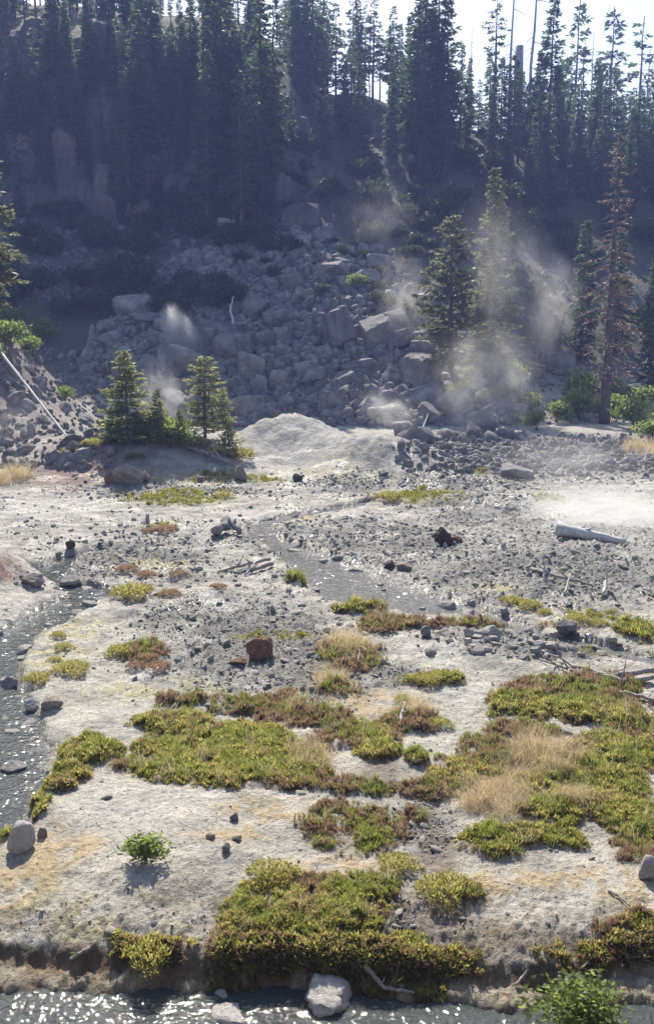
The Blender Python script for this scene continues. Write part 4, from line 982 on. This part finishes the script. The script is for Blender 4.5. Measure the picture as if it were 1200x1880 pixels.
stick('dead_branch', [(1215,1250,.06),(1140,1258,.05),(1050,1225,.03),(985,1195,.02)], .05, .012, M['greywood'], 'second long grey branch lying under the forked one', 3)
stick('dead_branch', [(1210,1295,.03),(1150,1278,.05),(1120,1272,.02)], .04, .012, M['greywood'], 'short curved grey branch in russet heath at cobble heap', 2)
stick('dead_branch', [(975,1050,.05),(1040,1072,.1),(1085,1080,.05)], .05, .02, M['greywood'], 'tangled grey branch among white sticks on dark rubble', 5)
stick('dead_branch', [(1105,1098,.05),(1112,1085,.25),(1108,1085,.62)], .05, .02, M['bleach'], 'curved white branch like a hook on dark rubble', 1)
for a in [((1036,1092,0),(1044,1082,.35)),((998,1068,0),(996,1065,.32)),((1085,1098,0),(1080,1096,.22)),((995,1090,0),(985,1085,.25)),((1040,1112,0),(1030,1104,.12))]:
    stick('dead_stick', a, .035, .012, M['bleach'], 'short white upright stick on dark rubble', 0, 6, 'white sticks on dark rubble', 'stick')
stick('dead_branch', [(500,1040,.06),(465,1052,.05),(430,1055,.03)], .06, .03, M['greywood'], 'grey driftwood branch on stony flat beside central stream', 3)
stick('dead_branch', [(495,1035,.1),(440,1045,.06),(400,1052,.02)], .05, .02, M['greywood'], 'grey driftwood branch lying across another near central stream', 2)
stick('dead_stick', [(450,1058,.02),(470,1047,.22)], .03, .015, M['bleach'], 'pale tilted stick propped on the driftwood pile', 0, 6, None, 'stick')
stick('tree_root', [(395,985,.05),(420,975,.3),(440,985,.05)], .16, .08, M['greywood'], 'weathered grey root mass near the stream head', 5, 8, cat='root')
stick('dead_stick', [(732,1335,0),(742,1315,.22)], .03, .012, M['bleach'], 'forked white stick standing in russet heath', 2, 6, None, 'stick')
stick('dead_stick', [(655,1222,.0),(660,1205,.12)], .022, .01, M['bleach'], 'thin white stick in blond grass near red-brown block', 0, 6, None, 'stick')
for a in [((560,1296,.02),(580,1288,.1),(600,1298,.02)),((545,1290,.02),(575,1300,.06)),((590,1310,.02),(630,1300,.05))]:
    stick('dead_stick', a, .018, .008, M['bleach'], 'thin pale twig in the heap below grey gravel', 2, 4, 'pale twigs below grey gravel', 'stick')
stick('dead_stick', [(1115,1638,.02),(1135,1650,.03),(1155,1668,.02)], .016, .009, M['greywood'], 'grey stick lying on the right-hand pale crust', 0, 6, None, 'stick')
stick('dead_stick', [(130,1768,.03),(165,1758,.1)], .018, .012, M['snag'], 'pale stick under the left bank', 0, 6, None, 'stick')
stick('tree_root', [(670,1800,.15),(700,1822,.06),(735,1830,.04),(760,1828,.02)], .028, .014, M['greywood'], 'bent grey root at the undercut of the bank', 1, 6, cat='root')
stick('dead_stick', [(595,1835,.0),(590,1820,.16)], .022, .010, M['snag'], 'short pale stub leaning at the undercut bank', 0, 6, None, 'stick')
stick('dead_stick', [(945,1812,.02),(965,1800,.06),(966,1785,.12)], .016, .008, M['snag'], 'curled pale root on the ochre ledge', 0, 6, None, 'stick')
stick('dead_stick', [(430,612,.2),(424,598,1.0),(430,590,1.6)], .10, .04, M['bleach'], 'twisted white stick standing on a boulder of the slide', 0, 6, None, 'stick')
for a in [((1165,848,0),(1155,842,.6)),((1180,850,0),(1190,842,.5)),((1150,840,.1),(1190,846,.2)),((1160,855,.1),(1200,850,.2))]:
    stick('dead_stick', a, .05, .02, M['bleach'], 'white stick in the brush pile at the far rubble edge', 1, 6, 'sticks of the white brush pile', 'stick')
stick('dead_stick', [(770,800,0),(790,770,.6)], .05, .02, M['bleach'], 'white slanting stick by the steaming boulders', 0, 6, None, 'stick')
stick('dead_stick', [(272,972,0),(271,966,.35)], .07, .05, M['greywood'], 'short grey upright stub on the flat', 0, 6, None, 'stub')

# ------------------------------------------------------------------ steam
def mat_steam(name, dens, seed, scale=1.6, cut=.42):
    m = bpy.data.materials.new(name); m.use_nodes = True; t = m.node_tree
    for n in list(t.nodes):
        if n.type != 'OUTPUT_MATERIAL': t.nodes.remove(n)
    o = t.nodes['Material Output']; v = N(t, 'ShaderNodeVolumePrincipled'); v.inputs['Color'].default_value = (.97,.97,.97,1); v.inputs['Anisotropy'].default_value = .45
    tc = N(t, 'ShaderNodeTexCoord'); ln = N(t, 'ShaderNodeVectorMath', operation='LENGTH'); t.links.new(tc.outputs['Object'], ln.inputs[0])
    fo = N(t, 'ShaderNodeMapRange', interpolation_type='SMOOTHSTEP'); fo.inputs[1].default_value = 1.0; fo.inputs[2].default_value = .15; fo.inputs[3].default_value = 0; fo.inputs[4].default_value = 1
    t.links.new(ln.outputs['Value'], fo.inputs[0])
    ad = N(t, 'ShaderNodeVectorMath', operation='ADD'); ad.inputs[1].default_value = (seed*3.1, seed*1.7, seed*.9); t.links.new(tc.outputs['Object'], ad.inputs[0])
    no = N(t, 'ShaderNodeTexNoise'); no.inputs['Scale'].default_value = scale; no.inputs['Detail'].default_value = 5; no.inputs['Distortion'].default_value = 1.0; t.links.new(ad.outputs[0], no.inputs['Vector'])
    mr = N(t, 'ShaderNodeMapRange'); mr.inputs[1].default_value = cut; mr.inputs[2].default_value = .75; mr.inputs[3].default_value = 0; mr.inputs[4].default_value = dens; t.links.new(no.outputs[0], mr.inputs[0])
    mu = N(t, 'ShaderNodeMath', operation='MULTIPLY'); t.links.new(fo.outputs[0], mu.inputs[0]); t.links.new(mr.outputs[0], mu.inputs[1])
    t.links.new(mu.outputs[0], v.inputs['Density']); t.links.new(v.outputs[0], o.inputs['Volume']); return m
sid = 0
def steam(px, py, base, wpx, hpx, dens, label, lean=0, deep=1.0, scale=2.2, cut=.42):
    """an ellipsoid of steam centred over the ground seen at px, base"""
    global sid
    sid += 1
    X, Y, Z = place(px, base); k = depth_px(X, Y, Z); d = ray(px, py); zc = CAMH+d[2]*Y; xc = d[0]*Y
    V, F = ICO[2]; o = link('steam_plume', mesh_np('steam_plume', V*1.05, F, None, True, (mat_steam('steam', dens, sid, scale, cut),)))
    o.location = (xc, Y, zc); o.scale = (wpx/k/2, wpx/k/2*deep, hpx/k/2); o.rotation_euler = (0, lean, 0)
    tag(o, label, None, None, 'stuff')
steam(318, 586, 668, 60, 70, 2.6, 'upper curl of the white steam jet among the boulders', -.5, 1, 3.0, .34)
steam(332, 625, 664, 84, 110, 6.5, 'dense white steam jet above a big rounded boulder', -.25, 1, 3.2, .33)
steam(262, 565, 610, 50, 90, .45, 'faint wisp of steam left of the white jet', -.2)
steam(300, 725, 790, 110, 170, .5, 'thin steam drifting behind the young pines', -.5)
steam(30, 775, 830, 120, 110, .22, 'faint steam over stones at the left bank')
steam(745, 545, 690, 130, 200, .32, 'pale steam rising above the rockslide right of its middle', -.35)
steam(715, 755, 815, 150, 90, .5, 'low steam wisps among the lower boulders', .3, 1, 2.2)
steam(895, 700, 800, 240, 250, .34, 'wide steam veil in front of curved pine and bushes', -.2, .8, 3.2, .33)
steam(930, 520, 760, 200, 360, .17, 'tall thinning steam column above the right-hand veil', -.25, .8, 3.0, .34)
steam(1010, 560, 770, 150, 240, .24, 'steam puffs left of the dead brown fir', .2, .8, 2.0)
steam(700, 400, 640, 160, 160, .07, 'faint high steam over the upper slope', .3)
steam(1120, 938, 960, 420, 110, 1.1, 'bright ground steam flowing over the bleached log', 0, .8, 1.7, .30)
steam(890, 940, 968, 110, 60, .5, 'small steam wisp left of ground steam', .2)
steam(1050, 850, 900, 420, 120, .25, 'thin steam film over the far rubble', 0, .8)
# ------------------------------------------------------------------ haze
V = np.array([(sx, sy, sz) for sx in (-400, 400) for sy in (-45, 305) for sz in (-16, 62)], float)
F = np.array([[0,1,3,2],[4,6,7,5],[0,4,5,1],[2,3,7,6],[0,2,6,4],[1,5,7,3]])
hm = bpy.data.materials.new('haze'); hm.use_nodes = True; t = hm.node_tree
for n_ in list(t.nodes):
    if n_.type != 'OUTPUT_MATERIAL': t.nodes.remove(n_)
v = N(t, 'ShaderNodeVolumePrincipled'); v.inputs['Color'].default_value = (.36,.46,1.0,1); v.inputs['Density'].default_value = .0009; v.inputs['Anisotropy'].default_value = .2
t.links.new(v.outputs[0], t.nodes['Material Output'].inputs['Volume'])
tag(link('haze', mesh_np('haze', V, F, None, False, (hm,))), 'thin bluish haze filling the valley', None, None, 'stuff')
